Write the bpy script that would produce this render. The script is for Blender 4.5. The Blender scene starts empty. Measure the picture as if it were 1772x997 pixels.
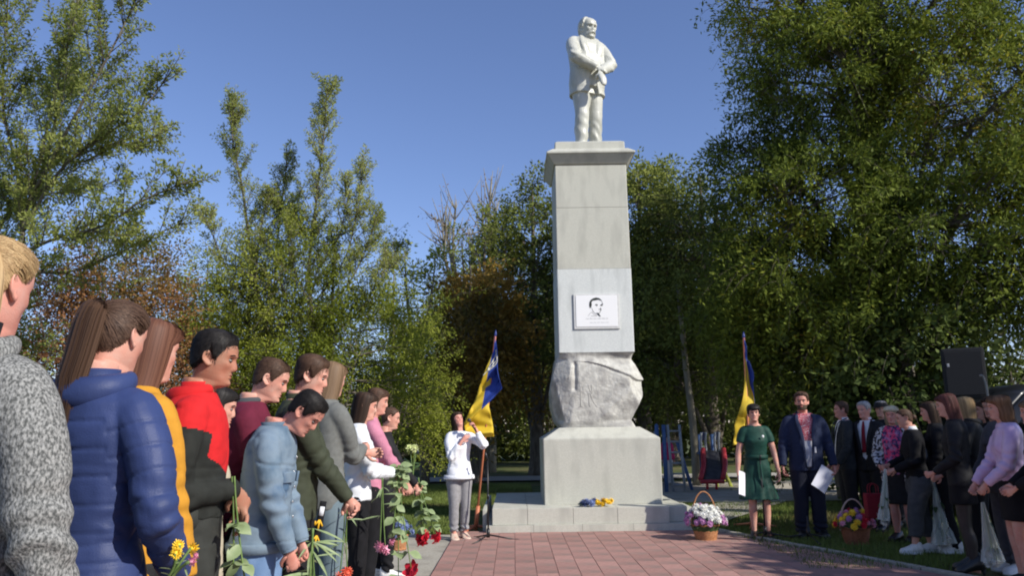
import bpy, bmesh, math, random
import numpy as np
from mathutils import Vector, Matrix
R = random.Random(7)
rng = np.random.default_rng(7)
sc = bpy.context.scene
C = sc.collection
PI = math.pi

# ------------------------------------------------------------------ camera
FPX, IW, IH = 1350.0, 1772, 997
PITCH, ROLL = math.atan(246.5 / FPX), math.radians(0.8)
CAM = np.array([0.0, 0.0, 1.4])
_f = np.array([0, math.cos(PITCH), math.sin(PITCH)])
_u0 = np.array([0, -math.sin(PITCH), math.cos(PITCH)])
_r0 = np.array([1.0, 0, 0])
_u = _u0 * math.cos(ROLL) + _r0 * math.sin(ROLL)
_r = _r0 * math.cos(ROLL) - _u0 * math.sin(ROLL)
cam_d = bpy.data.cameras.new('camera')
cam = bpy.data.objects.new('camera', cam_d); C.objects.link(cam)
cam.matrix_world = Matrix(((_r[0], _u[0], -_f[0], CAM[0]), (_r[1], _u[1], -_f[1], CAM[1]),
                           (_r[2], _u[2], -_f[2], CAM[2]), (0, 0, 0, 1)))
cam_d.sensor_width = 36; cam_d.lens = 36 * FPX / IW
cam_d.clip_start = 0.05; cam_d.clip_end = 2000
sc.camera = cam

def _ray(x, y): return _f * FPX + _r * (x - IW / 2) - _u * (y - IH / 2)
def at(x, y, Y):
    d = _ray(x, y); return CAM + d * (Y / d[1])
def gnd(x, y, z=0.0):
    d = _ray(x, y); return CAM + d * ((z - CAM[2]) / d[2])

# ------------------------------------------------------------------ light
SUN = np.array([0.70, -0.47, 0.58]); SUN = SUN / np.linalg.norm(SUN)
elev = math.asin(SUN[2]); azim = math.atan2(SUN[0], SUN[1])
w = bpy.data.worlds.new('World'); sc.world = w; w.use_nodes = True
nt = w.node_tree
sky = nt.nodes.new('ShaderNodeTexSky'); sky.sky_type = 'NISHITA'; sky.sun_disc = False
sky.sun_elevation = elev; sky.sun_rotation = azim
sky.air_density = 1.0; sky.dust_density = 0.25; sky.ozone_density = 6.0; sky.altitude = 100
bg = nt.nodes['Background']; bg.inputs[1].default_value = 0.105
tintn = nt.nodes.new('ShaderNodeVectorMath'); tintn.operation = 'MULTIPLY'; tintn.inputs[1].default_value = (1.13, .95, .99)
nt.links.new(sky.outputs[0], tintn.inputs[0]); nt.links.new(tintn.outputs[0], bg.inputs[0])
sun_d = bpy.data.lights.new('sun', 'SUN'); sun_d.energy = 3.8; sun_d.angle = math.radians(0.5)
sun_d.color = (1.0, 0.95, 0.86)
sun = bpy.data.objects.new('sun', sun_d); C.objects.link(sun)
sun.rotation_euler = Vector(SUN).to_track_quat('Z', 'Y').to_euler()
sun.location = (20, -15, 30)
sc.view_settings.view_transform = 'Standard'; sc.view_settings.look = 'None'
sc.view_settings.exposure = 0.62; sc.view_settings.gamma = 1.0; sc.view_settings.use_curve_mapping = False
sc.render.engine = 'CYCLES'
sc.cycles.max_bounces = 6; sc.cycles.diffuse_bounces = 3; sc.cycles.transparent_max_bounces = 8
sc.cycles.filter_width = 2.0
sc.cycles.use_denoising = True

# ------------------------------------------------------------------ materials
_mats = {}
def mat(name, c1, c2=None, scale=6, rough=.8, bump=0., bscale=60, spec=.3, detail=4, stretch=(1, 1, 1), lo=.35, hi=.65,
        trans=0., metal=0., c3=None, scale2=None, bdetail=3, voro=False, coat=0., stretch2=None):
    """colour noise between c1 and c2 (and blotches of c3), fine bump"""
    if name in _mats: return _mats[name]
    m = bpy.data.materials.new(name); m.use_nodes = True
    n = m.node_tree; L = n.links
    b = n.nodes['Principled BSDF']; out = n.nodes['Material Output']
    b.inputs['Roughness'].default_value = rough
    b.inputs['Specular IOR Level'].default_value = spec
    b.inputs['Metallic'].default_value = metal
    b.inputs['Coat Weight'].default_value = coat
    b.inputs['Base Color'].default_value = (*c1, 1)
    tc = n.nodes.new('ShaderNodeTexCoord'); mp = n.nodes.new('ShaderNodeMapping')
    mp.inputs['Scale'].default_value = stretch
    L.new(tc.outputs['Object'], mp.inputs['Vector'])
    col = None
    if c2 is not None:
        if voro:
            nz = n.nodes.new('ShaderNodeTexVoronoi'); nz.inputs['Scale'].default_value = scale
            src = nz.outputs['Distance']
        else:
            nz = n.nodes.new('ShaderNodeTexNoise'); nz.inputs['Scale'].default_value = scale
            nz.inputs['Detail'].default_value = detail; src = nz.outputs['Fac']
        L.new(mp.outputs[0], nz.inputs['Vector'])
        rp = n.nodes.new('ShaderNodeValToRGB'); rp.color_ramp.elements[0].position = lo; rp.color_ramp.elements[1].position = hi
        rp.color_ramp.elements[0].color = (*c1, 1); rp.color_ramp.elements[1].color = (*c2, 1)
        L.new(src, rp.inputs[0]); col = rp.outputs[0]
        if c3 is not None:
            n2 = n.nodes.new('ShaderNodeTexNoise'); n2.inputs['Scale'].default_value = scale2 or scale * .3
            n2.inputs['Detail'].default_value = 4; m2 = mp
            if stretch2:
                m2 = n.nodes.new('ShaderNodeMapping'); m2.inputs['Scale'].default_value = stretch2; L.new(tc.outputs['Object'], m2.inputs['Vector'])
            L.new(m2.outputs[0], n2.inputs['Vector'])
            r2 = n.nodes.new('ShaderNodeValToRGB'); r2.color_ramp.elements[0].position = .48; r2.color_ramp.elements[1].position = .68
            L.new(n2.outputs['Fac'], r2.inputs[0])
            mx = n.nodes.new('ShaderNodeMix'); mx.data_type = 'RGBA'
            L.new(r2.outputs[0], mx.inputs[0]); L.new(col, mx.inputs[6]); mx.inputs[7].default_value = (*c3, 1)
            col = mx.outputs[2]
        L.new(col, b.inputs['Base Color'])
    if bump:
        nb = n.nodes.new('ShaderNodeTexNoise'); nb.inputs['Scale'].default_value = bscale; nb.inputs['Detail'].default_value = bdetail
        L.new(mp.outputs[0], nb.inputs['Vector'])
        bp = n.nodes.new('ShaderNodeBump'); bp.inputs['Strength'].default_value = 1; bp.inputs['Distance'].default_value = bump
        L.new(nb.outputs['Fac'], bp.inputs['Height']); L.new(bp.outputs[0], b.inputs['Normal'])
    if trans:
        t = n.nodes.new('ShaderNodeBsdfTranslucent'); ms = n.nodes.new('ShaderNodeMixShader'); ms.inputs[0].default_value = trans
        if col is not None: L.new(col, t.inputs[0])
        else: t.inputs[0].default_value = (*c1, 1)
        L.new(b.outputs[0], ms.inputs[1]); L.new(t.outputs[0], ms.inputs[2]); L.new(ms.outputs[0], out.inputs[0])
    _mats[name] = m
    return m

def tint_mat(name, cols, rough=.6, trans=0., spec=.12, pos=None, bump=0, bscale=200):
    """colour by a per-leaf / per-strand random number stored on the mesh (attribute tint)"""
    if name in _mats: return _mats[name]
    m = bpy.data.materials.new(name); m.use_nodes = True
    n = m.node_tree; L = n.links
    b = n.nodes['Principled BSDF']; out = n.nodes['Material Output']
    b.inputs['Roughness'].default_value = rough; b.inputs['Specular IOR Level'].default_value = spec
    a = n.nodes.new('ShaderNodeAttribute'); a.attribute_name = 'tint'
    rp = n.nodes.new('ShaderNodeValToRGB'); e = rp.color_ramp.elements
    k = len(cols)
    while len(e) < k: e.new(.5)
    for i, c in enumerate(cols):
        e[i].position = pos[i] if pos else i / (k - 1); e[i].color = (*c, 1)
    L.new(a.outputs['Fac'], rp.inputs[0]); L.new(rp.outputs[0], b.inputs['Base Color'])
    if trans:
        t = n.nodes.new('ShaderNodeBsdfTranslucent'); ms = n.nodes.new('ShaderNodeMixShader'); ms.inputs[0].default_value = trans
        L.new(rp.outputs[0], t.inputs[0])
        L.new(b.outputs[0], ms.inputs[1]); L.new(t.outputs[0], ms.inputs[2]); L.new(ms.outputs[0], out.inputs[0])
    _mats[name] = m
    return m

# ------------------------------------------------------------------ objects
def tag(o, label=None, cat=None, group=None, kind=None):
    if label: o['label'] = label
    if cat: o['category'] = cat
    if group: o['group'] = group
    if kind: o['kind'] = kind
    return o
def empty(name, loc=(0, 0, 0), rz=0., label=None, cat=None, group=None):
    o = bpy.data.objects.new(name, None); C.objects.link(o)
    o.location = tuple(loc); o.rotation_euler = (0, 0, rz); o.empty_display_size = .1
    return tag(o, label, cat, group)
def new_mesh(name, V, F, mats, mi=None, smooth=True, tint=None):
    me = bpy.data.meshes.new(name)
    V = np.asarray(V, dtype=np.float32).reshape(-1, 3)
    if isinstance(F, np.ndarray):
        k = F.shape[1]; nf = len(F)
        me.vertices.add(len(V)); me.vertices.foreach_set('co', V.ravel())
        me.loops.add(nf * k); me.loops.foreach_set('vertex_index', F.astype(np.int32).ravel())
        me.polygons.add(nf); me.polygons.foreach_set('loop_start', np.arange(nf, dtype=np.int32) * k)
        me.polygons.foreach_set('loop_total', np.full(nf, k, dtype=np.int32))
    else:
        me.from_pydata(V.tolist(), [], F); nf = len(F)
    for m in (mats if isinstance(mats, (list, tuple)) else [mats]): me.materials.append(m)
    if mi is not None: me.polygons.foreach_set('material_index', np.asarray(mi, dtype=np.int32))
    me.polygons.foreach_set('use_smooth', np.full(nf, bool(smooth)))
    if tint is not None:
        a = me.attributes.new('tint', 'FLOAT', 'FACE'); a.data.foreach_set('value', np.asarray(tint, dtype=np.float32))
    me.update(calc_edges=True); me.validate()
    return me
def obj(name, V, F, mats, parent=None, mi=None, smooth=True, loc=None, tint=None, rot=None):
    o = bpy.data.objects.new(name, new_mesh(name, V, F, mats, mi, smooth, tint)); C.objects.link(o)
    if parent is not None: o.parent = parent
    if loc is not None: o.location = tuple(loc)
    if rot is not None: o.rotation_euler = rot
    return o
def inst(name, me, parent=None, loc=(0, 0, 0), rot=(0, 0, 0), s=1.0):
    o = bpy.data.objects.new(name, me); C.objects.link(o)
    if parent is not None: o.parent = parent
    o.location = tuple(loc); o.rotation_euler = tuple(rot); o.scale = (s, s, s) if not hasattr(s, '__len__') else tuple(s)
    return o

class MB:
    """collects closed shells; V, F, material index"""
    def __init__(s): s.V = []; s.F = []; s.M = []; s.n = 0
    def add(s, VF, m=0):
        V, F = VF
        s.V.append(np.asarray(V, float).reshape(-1, 3)); s.F += [tuple(int(i) + s.n for i in f) for f in F]
        s.M += [m] * len(F); s.n += len(s.V[-1]); return s
    def arr(s): return np.concatenate(s.V), s.F
    def build(s, name, mats, parent=None, smooth=True, loc=None, rot=None):
        return obj(name, np.concatenate(s.V), s.F, mats, parent, s.M, smooth, loc, rot=rot)

def box(c, d, bev=0.0):
    """box of centre c and full size d, edges chamfered by bev"""
    bm = bmesh.new(); bmesh.ops.create_cube(bm, size=1)
    for v in bm.verts: v.co = Vector((v.co.x * d[0], v.co.y * d[1], v.co.z * d[2]))
    if bev: bmesh.ops.bevel(bm, geom=bm.edges[:], offset=bev, segments=2, profile=.7, affect='EDGES')
    bm.verts.index_update()
    V = np.array([v.co[:] for v in bm.verts]) + np.asarray(c, float); F = [tuple(v.index for v in f.verts) for f in bm.faces]
    bm.free(); return V, F

def spline(P, n):
    """Catmull-Rom resample of rows P to n rows (any width)"""
    P = np.asarray(P, float); k = len(P)
    if k == 2: t = np.linspace(0, 1, n)[:, None]; return P[0] * (1 - t) + P[1] * t
    Q = np.vstack([2 * P[0] - P[1], P, 2 * P[-1] - P[-2]])
    t = np.linspace(0, k - 1, n); i = np.minimum(t.astype(int), k - 2); u = (t - i)[:, None]
    a, b, c, d = Q[i], Q[i + 1], Q[i + 2], Q[i + 3]
    return .5 * (2 * b + (c - a) * u + (2 * a - 5 * b + 4 * c - d) * u ** 2 + (3 * b - a - 3 * c + d) * u ** 3)

def rings_mesh(Rg, caps=True, closed=True):
    """rings: (k, n, 3)"""
    Rg = np.asarray(Rg, float); k, n, _ = Rg.shape
    V = Rg.reshape(-1, 3); F = []
    for i in range(k - 1):
        for j in range(n if closed else n - 1):
            j2 = (j + 1) % n
            F.append((i * n + j, i * n + j2, (i + 1) * n + j2, (i + 1) * n + j))
    if caps:
        V = np.vstack([V, Rg[0].mean(0), Rg[-1].mean(0)]); c0, c1 = k * n, k * n + 1
        for j in range(n):
            j2 = (j + 1) % n
            F.append((c0, j2, j)); F.append((c1, (k - 1) * n + j, (k - 1) * n + j2))
    return V, F

def tube(P, rad, n=10, seg=None, flat=None, up=None, round_end=False):
    """tube along points P with radii; flat = second radius factor(s); up fixes the frame"""
    P = np.asarray(P, float); rad = np.broadcast_to(np.asarray(rad, float), (len(P),))
    fl = np.broadcast_to(np.asarray(1.0 if flat is None else flat, float), (len(P),))
    A = np.column_stack([P, rad, fl])
    if seg: A = spline(A, seg)
    P, rad, fl = A[:, :3], np.maximum(A[:, 3], 1e-4), A[:, 4]
    T = np.gradient(P, axis=0); T /= np.linalg.norm(T, axis=1)[:, None] + 1e-9
    u = np.asarray(up if up is not None else ((0, 0, 1) if abs(T[0][2]) < .9 else (1, 0, 0)), float)
    Rg = []; an = np.linspace(0, 2 * PI, n, endpoint=False); ca, sa = np.cos(an)[:, None], np.sin(an)[:, None]
    for i in range(len(P)):
        if i and up is None: u = U
        s = np.cross(T[i], u); s /= np.linalg.norm(s) + 1e-9; U = np.cross(s, T[i])
        Rg.append(P[i] + ca * s * rad[i] + sa * U * rad[i] * fl[i])
    if round_end:
        a, b = Rg[0], Rg[-1]
        Rg = [P[0] + (a - P[0]) * .6 - T[0] * rad[0] * .75] + Rg + [P[-1] + (b - P[-1]) * .6 + T[-1] * rad[-1] * .75]
    return rings_mesh(Rg)

def ball(c, r, n=10, m=7, sq=(1, 1, 1)):
    r = np.asarray(r, float) * np.asarray(sq)
    th = np.linspace(.02, PI - .02, m); an = np.linspace(0, 2 * PI, n, endpoint=False)
    Rg = [np.column_stack([np.sin(t) * np.cos(an), np.sin(t) * np.sin(an), np.full(n, -np.cos(t))]) * r + np.asarray(c) for t in th]
    return rings_mesh(Rg)

def xf(VF, M):
    V, F = VF; M = np.asarray(M); return np.asarray(V) @ M[:3, :3].T + M[:3, 3], F
def mrot(axis, ang, loc=(0, 0, 0)):
    M = np.array(Matrix.Rotation(ang, 4, axis)); M[:3, 3] = loc; return M

# smooth value noise on point arrays
def _hash(i, j, k):
    h = (i * 374761393 + j * 668265263 + k * 2147483647) & 0xffffffff
    h = ((h ^ (h >> 13)) * 1274126177) & 0xffffffff
    return ((h ^ (h >> 16)) & 0xffff) / 65535.0
def vnoise(P):
    P = np.asarray(P, float); I = np.floor(P).astype(np.int64); f = P - I; f = f * f * (3 - 2 * f)
    r = 0
    for a in (0, 1):
        for b in (0, 1):
            for c in (0, 1):
                wgt = (f[:, 0] if a else 1 - f[:, 0]) * (f[:, 1] if b else 1 - f[:, 1]) * (f[:, 2] if c else 1 - f[:, 2])
                r = r + wgt * _hash(I[:, 0] + a, I[:, 1] + b, I[:, 2] + c)
    return r - .5
def fbm(P, o=3):
    r = 0; a = 1.
    for i in range(o): r = r + a * vnoise(np.asarray(P) * 2 ** i + 17 * i); a *= .5
    return r

# fuse overlapping closed shells into one continuous surface
_tmp = bpy.data.scenes.new('fuse_scene')
def fuse(shells, voxel=.012, smooth=4, fac=.5, deci=None):
    mb = MB()
    for s in shells: mb.add(s)
    V, F = mb.arr()
    me = bpy.data.meshes.new('fuse'); me.from_pydata(V.tolist(), [], F); me.update()
    o = bpy.data.objects.new('fuse', me); _tmp.collection.objects.link(o)
    m = o.modifiers.new('r', 'REMESH'); m.mode = 'VOXEL'; m.voxel_size = voxel
    if smooth:
        m = o.modifiers.new('s', 'SMOOTH'); m.factor = fac; m.iterations = smooth
    if deci:
        m = o.modifiers.new('d', 'DECIMATE'); m.ratio = deci
    vl = _tmp.view_layers[0]; vl.update(); dg = vl.depsgraph; dg.update()
    ev = o.evaluated_get(dg); r = ev.to_mesh()
    nv = len(r.vertices); co = np.empty(nv * 3, np.float32); r.vertices.foreach_get('co', co)
    nr = np.empty(nv * 3, np.float32); r.vertices.foreach_get('normal', nr)
    nl = len(r.loops); li = np.empty(nl, np.int32); r.loops.foreach_get('vertex_index', li)
    ls = np.empty(len(r.polygons), np.int32); r.polygons.foreach_get('loop_start', ls)
    lt = np.empty(len(r.polygons), np.int32); r.polygons.foreach_get('loop_total', lt)
    ev.to_mesh_clear(); bpy.data.objects.remove(o); bpy.data.meshes.remove(me)
    if len(lt) and (lt == 4).all(): Fa = li.reshape(-1, 4)
    else: Fa = [tuple(li[s:s + t]) for s, t in zip(ls, lt)]
    return co.reshape(-1, 3).astype(float), Fa, nr.reshape(-1, 3).astype(float)
# ================================================================== setting
stone = mat('granite', (.44, .435, .37), (.53, .525, .455), scale=90, lo=.3, hi=.7, rough=.75, bump=.0016, bscale=160, c3=(.405, .40, .345), scale2=3.0, stretch2=(1.8, 1.8, .5), spec=.25)
stone_w = mat('pale_granite', (.53, .55, .53), (.63, .65, .62), scale=70, rough=.75, bump=.001, bscale=120, c3=(.49, .51, .49), scale2=5, stretch2=(2, 2, .4), spec=.25)
stone_r = mat('rough_granite', (.42, .41, .37), (.54, .53, .48), scale=14, rough=.85, bump=.008, bscale=26, bdetail=8, c3=(.30, .29, .27), scale2=4.5, spec=.2)
concrete = mat('concrete', (.30, .28, .23), (.40, .37, .31), scale=30, rough=.9, bump=.003, bscale=60, c3=(.26, .24, .20), scale2=3)
asphalt = mat('pale_path', (.34, .32, .28), (.42, .40, .35), scale=12, rough=.95)
sand = mat('sandy_ground', (.34, .31, .25), (.44, .40, .33), scale=4, rough=.95, c3=(.25, .24, .18), scale2=.7)
soil = mat('lawn_soil', (.055, .075, .022), (.10, .12, .035), scale=3, rough=1, bump=.02, bscale=40, c3=(.13, .11, .05), scale2=.6)
mortar = mat('mortar', (.24, .165, .145), (.29, .21, .185), scale=30, rough=.95)

def sheet(name, pts, z, m, parent=None, kind='structure'):
    V = [(x, y, z) for x, y in pts]; o = obj(name, V, [tuple(range(len(V)))], m, parent, smooth=False)
    if kind: o['kind'] = kind
    return o
# one ground sheet to the horizon, gently uneven
g = np.linspace(-1, 1, 121); gx = np.sign(g) * (np.abs(g) ** 2.2) * 600; X, Y = np.meshgrid(gx, gx + 12)
P = np.column_stack([X.ravel(), Y.ravel(), np.full(X.size, -.02)])
far = np.clip((np.hypot(P[:, 0], P[:, 1] - 10) - 16) / 30, 0, 1)
P[:, 2] += far * fbm(P * [.05, .05, 1], 2) * .5 - .01
idx = np.arange(121 * 121).reshape(121, 121)
F = np.column_stack([idx[:-1, :-1].ravel(), idx[:-1, 1:].ravel(), idx[1:, 1:].ravel(), idx[1:, :-1].ravel()])
o = obj('lawn_ground', P, F, soil); o['kind'] = 'structure'
o = sheet('far_path', [(-40, 21.6), (14, 22.6), (14, 24.4), (-40, 24.6)], .02, asphalt)
o = sheet('sandy_playground', [(1.5, 15.2), (16, 15.2), (16, 20.5), (1.6, 21)], .016, sand)
o = sheet('side_path', [(2.5, 12.3), (3.2, 12.2), (5.2, 15.3), (3.9, 15.3)], .022, concrete)
# concrete strip on which the left row stands
o = sheet('concrete_strip', [(-2.5, -3), (-.885, -3), (-.835, 11.1), (-2.0, 11.3), (-2.3, 8)], .0, concrete)
PLZ = [(-.86, -3), (5.6, -3), (4.25, 7.0), (3.93, 7.76), (2.86, 10.8), (2.62, 11.3), (-.82, 11.3)]
o = sheet('plaza_bed', PLZ, .010, mortar)
PLAZA = o; PLAZA.name = 'tiled_plaza'
def clip(poly, a, b):
    out = []
    for i in range(len(poly)):
        p, q = poly[i], poly[(i + 1) % len(poly)]
        sp = (b[0] - a[0]) * (p[1] - a[1]) - (b[1] - a[1]) * (p[0] - a[0]); sq = (b[0] - a[0]) * (q[1] - a[1]) - (b[1] - a[1]) * (q[0] - a[0])
        if sp >= 0: out.append(p)
        if sp * sq < 0:
            t = sp / (sp - sq); out.append((p[0] + (q[0] - p[0]) * t, p[1] + (q[1] - p[1]) * t))
    return out
def prism(poly, z0, z1, inset=.002):
    n = len(poly); c = np.mean(poly, 0)
    top = [(c[0] + (p[0] - c[0]) * (1 - inset * 4), c[1] + (p[1] - c[1]) * (1 - inset * 4), z1) for p in poly]
    mid = [(p[0], p[1], z1 - inset) for p in poly]; bot = [(p[0], p[1], z0) for p in poly]
    V = top + mid + bot
    F = [tuple(range(n))] + [(i, n + i, n + (i + 1) % n, (i + 1) % n) for i in range(n)] + [(n + i, 2 * n + i, 2 * n + (i + 1) % n, n + (i + 1) % n) for i in range(n)]
    F = [f[::-1] for f in F]; F[0] = tuple(range(n))
    return V, F
tile_m = [mat('red_paver_%s' % nme, tuple(v * k for v in (.325, .178, .15)), tuple(v * k for v in (.375, .215, .183)), scale=25, rough=.85, bump=.002, bscale=90,
              c3=tuple(v * k * .85 for v in (.30, .20, .17)), scale2=2.2) for nme, k in (('plain', 1.), ('dull', .86), ('light', 1.1), ('rosy', .95))]
TW, TL = .213, .43
rest = MB(); ntile = 0
for i in range(-6, 28):
    for j in range(-8, 28):
        x0, y0 = -.86 + i * TW, 11.2 - j * TL + (TL * .5 if i % 2 else 0)
        pl = [(x0 + .0025, y0 - TL + .005), (x0 + TW - .0025, y0 - TL + .005), (x0 + TW - .0025, y0), (x0 + .0025, y0)]
        for k in range(len(PLZ)):
            pl = clip(pl, PLZ[k], PLZ[(k + 1) % len(PLZ)])
            if len(pl) < 3: break
        if len(pl) < 3 or y0 < -2.5: continue
        ar = abs(sum(pl[k][0] * pl[(k + 1) % len(pl)][1] - pl[(k + 1) % len(pl)][0] * pl[k][1] for k in range(len(pl)))) / 2
        if ar < .006: continue
        cx, cy = np.mean(pl, 0); h = R.uniform(.019, .0212)
        m = R.choices([0, 1, 2, 3], [6, 3, 1, 3])[0]
        if cy > 7.2 and ntile < 290:
            V, F = prism([(p[0] - cx, p[1] - cy) for p in pl], -.01, h)
            obj('paving_tile', V, F, tile_m[m], PLAZA, smooth=False, loc=(cx, cy, 0), rot=(R.uniform(-.004, .004), R.uniform(-.005, .005), R.uniform(-.005, .005))); ntile += 1
        else:
            rest.add(prism(pl, -.01, h), m)
o = rest.build('near_paving', tile_m, PLAZA, smooth=False); o['kind'] = 'stuff'
# kerbs: stones along the slanted right edge and the left edge
def kerb(name, a, b, L, wd, h, m, lab):
    a, b = np.array(a), np.array(b); d = b - a; n = int(np.linalg.norm(d) / L); ang = math.atan2(d[1], d[0])
    k = empty(name, (*a, 0), 0, None); k['kind'] = 'structure'
    V, F = box((0, 0, 0), (L - .008, wd, h + .1), .008); me = new_mesh('kerb_stone', V, F, m, smooth=False)
    for i in range(n):
        p = d * ((i + .5) / n)
        inst('kerb_stone', me, k, (p[0], p[1], (h - .1) / 2 + R.uniform(-.004, .004)), (0, 0, ang + R.uniform(-.01, .01)))
kerb('plaza_kerb', (2.66, 11.33), (4.34, 7.0), .5, .09, .035, concrete, None)
kerb('strip_kerb', (-2.42, 4.0), (-2.02, 11.2), .5, .08, .05, concrete, None)

# grass blades
def grass(name, regions, n, m, h0=.03, h1=.075):
    P = []
    for (x0, x1, y0, y1, wgt) in regions:
        k = int(n * wgt); P.append(np.column_stack([rng.uniform(x0, x1, k), rng.uniform(y0, y1, k)]))
    P = np.concatenate(P); k = len(P)
    a = rng.uniform(0, 2 * PI, k); h = rng.uniform(h0, h1, k); wd = rng.uniform(.003, .007, k) * 1.5
    le = rng.normal(0, .35, (k, 2)) * h[:, None]
    B = np.column_stack([P, np.full(k, -.02)]); s = np.column_stack([np.cos(a) * wd, np.sin(a) * wd, np.zeros(k)])
    T = B + np.column_stack([le, h + .02])
    V = np.stack([B - s, B + s, T], 1).reshape(-1, 3); F = np.arange(3 * k).reshape(-1, 3)
    t = np.clip(.5 + fbm(np.column_stack([P * .8, np.zeros(k)]), 3) * .9 + rng.normal(0, .14, k), 0, 1)
    o = obj(name, V, F, m, smooth=False, tint=t); o['kind'] = 'stuff'; return o
grass_m = tint_mat('grass_blades', [(.16, .14, .06), (.10, .13, .035), (.14, .19, .045), (.20, .24, .07)], rough=.7, trans=.25)
grass('lawn_grass', [(-5, -2.05, 5, 12, .2), (-4.5, -.9, 11.35, 15, .28), (-5.5, .4, 15, 21, .3), (2.9, 8, 8, 15, .22)], 150000, grass_m)
dead = tint_mat('fallen_leaves', [(.20, .10, .03), (.28, .17, .05), (.14, .09, .04)], rough=.8)
k = 500; P = np.column_stack([rng.uniform(-5, 7, k), rng.uniform(9, 21, k), np.full(k, .03)])
P = P[(P[:, 1] > 11.6) | (P[:, 0] < -2.1) | (P[:, 0] > 3.6)]
P = P[~((P[:, 0] > -.6) & (P[:, 0] < 2.7) & (P[:, 1] < 14.2))]; k = len(P)
D = rng.normal(0, 1, (k, 3)) * [1, 1, .2]; D /= np.linalg.norm(D, axis=1)[:, None]; S = np.cross(D, [0, 0, 1.]) ; Lf = rng.uniform(.04, .08, k)[:, None]
V = np.stack([P, P + D * Lf * .5 + S * Lf * .3, P + D * Lf, P + D * Lf * .5 - S * Lf * .3], 1).reshape(-1, 3)
o = obj('leaf_litter', V, np.arange(4 * k).reshape(-1, 4), dead, smooth=False, tint=rng.random(k)); o['kind'] = 'stuff'

# ------------------------------------------------------------------ monument
MX, MY = 1.275, 12.42
ped = empty('pedestal', (MX, MY, 0), 0, 'tall grey granite pedestal with rough boulder block and white portrait plaque', 'pedestal')
def pbox(name, x0, x1, y0, y1, z0, z1, m, bev=.012):
    c = ((x0 + x1) / 2 - MX, (y0 + y1) / 2 - MY, (z0 + z1) / 2); d = (x1 - x0, y1 - y0, z1 - z0)
    V, F = box((0, 0, 0), d, bev); return obj(name, V, F, m, ped, smooth=False, loc=c)
# lower course in slabs
xs = [-.40, .25, .92, 1.62, 2.5]
for a, b in zip(xs[:-1], xs[1:]): pbox('base_slab', a + .0015, b - .0015, 11.10 + R.uniform(-.003, .003), 14.2, -.05, .112 + R.uniform(-.002, .002), stone, .005)
xs = [-.315, .17, .80, 1.41, 2.12]
for a, b in zip(xs[:-1], xs[1:]): pbox('step_block', a + .0018, b - .0018, 11.135 + R.uniform(-.008, .008), 13.9, .113, .333 + R.uniform(-.002, .002), stone, .006)
pbox('step_block', 2.127, 2.40, 11.26, 13.9, .113, .325, stone)
pbox('base_slab', 2.505, 2.95, 11.9, 14.2, -.05, .10, stone)
pbox('step_block', -.46, -.405, 11.42, 13.9, -.05, .30, stone)
def frustum(name, prof, m, nseg=1, r=.01, loc=(0, 0, 0)):
    """square rings (half width, z) stacked"""
    Rg = []
    for hw, z in prof:
        c = []
        for sx, sy, a0 in ((1, 1, 0), (-1, 1, PI / 2), (-1, -1, PI), (1, -1, 1.5 * PI)):
            for t in (0, .5, 1):
                an = a0 + t * PI / 2; c.append((sx * (hw - r) + r * math.cos(an), sy * (hw - r) + r * math.sin(an), z))
        Rg.append(c)
    V, F = rings_mesh(Rg); return obj(name, V, F, m, ped, smooth=False, loc=loc)
frustum('plinth', [(.848, .335), (.853, 1.25), (.849, 1.268), (.60, 1.425)], stone, r=.012)
# boulder: square-ish rings with broken faces
k, n = 74, 200
an = np.linspace(0, 2 * PI, n, endpoint=False); zz = np.linspace(0, 1, k)
prof = np.interp(zz, [0, .08, .3, .5, .62, .8, .95, 1], [.565, .63, .685, .70, .695, .655, .60, .578])
Rg = []
for i in range(k):
    e = 11.0
    c, s = np.cos(an), np.sin(an)
    rr = (np.abs(c) ** e + np.abs(s) ** e) ** (-1 / e)
    hw = prof[i]
    Rg.append(np.column_stack([c * rr * hw, s * rr * (hw * .5 + .30), np.full(n, 1.425 + zz[i] * 1.125)]))
V = np.array(Rg).reshape(-1, 3); nrm = V * [1, 1, 0]; nrm /= np.linalg.norm(nrm, axis=1)[:, None]
edge = np.minimum(1, np.minimum(V[:, 2] - 1.425, 2.55 - V[:, 2]) / .10)
# broken planes: every point is cut back to the nearest of a set of random planes
rb = np.random.default_rng(21); cc = np.array([0, 0, 1.98]); Q = V - cc; rad = np.linalg.norm(Q, axis=1); U3 = Q / rad[:, None]; lim_ = np.full(len(V), 9.)
for _ in range(38):
    a_ = rb.uniform(0, 2 * PI); n3 = unit(np.array([math.cos(a_), math.sin(a_), rb.normal(0, .38)])) if 0 else np.array([math.cos(a_), math.sin(a_), rb.normal(0, .38)]); n3 = n3 / np.linalg.norm(n3)
    j_ = np.argmax(V @ n3); dd = (V @ n3).max() - cc @ n3 - abs(rb.normal(0, .08)) - .01
    den = U3 @ n3; lim_ = np.where(den > .05, np.minimum(lim_, dd / np.maximum(den, .05)), lim_)
cut = np.minimum(0, lim_ - rad)
step_ = vnoise(V * [3.1, 3.1, 2.0] + 4); step_ = np.where(step_ > .06, .035, np.where(step_ < -.14, -.03, 0))
d = (cut * 1.0 + fbm(V * 5, 3) * .022 + .004 * vnoise(V * 40)) * np.clip(edge, 0, 1)
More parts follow.
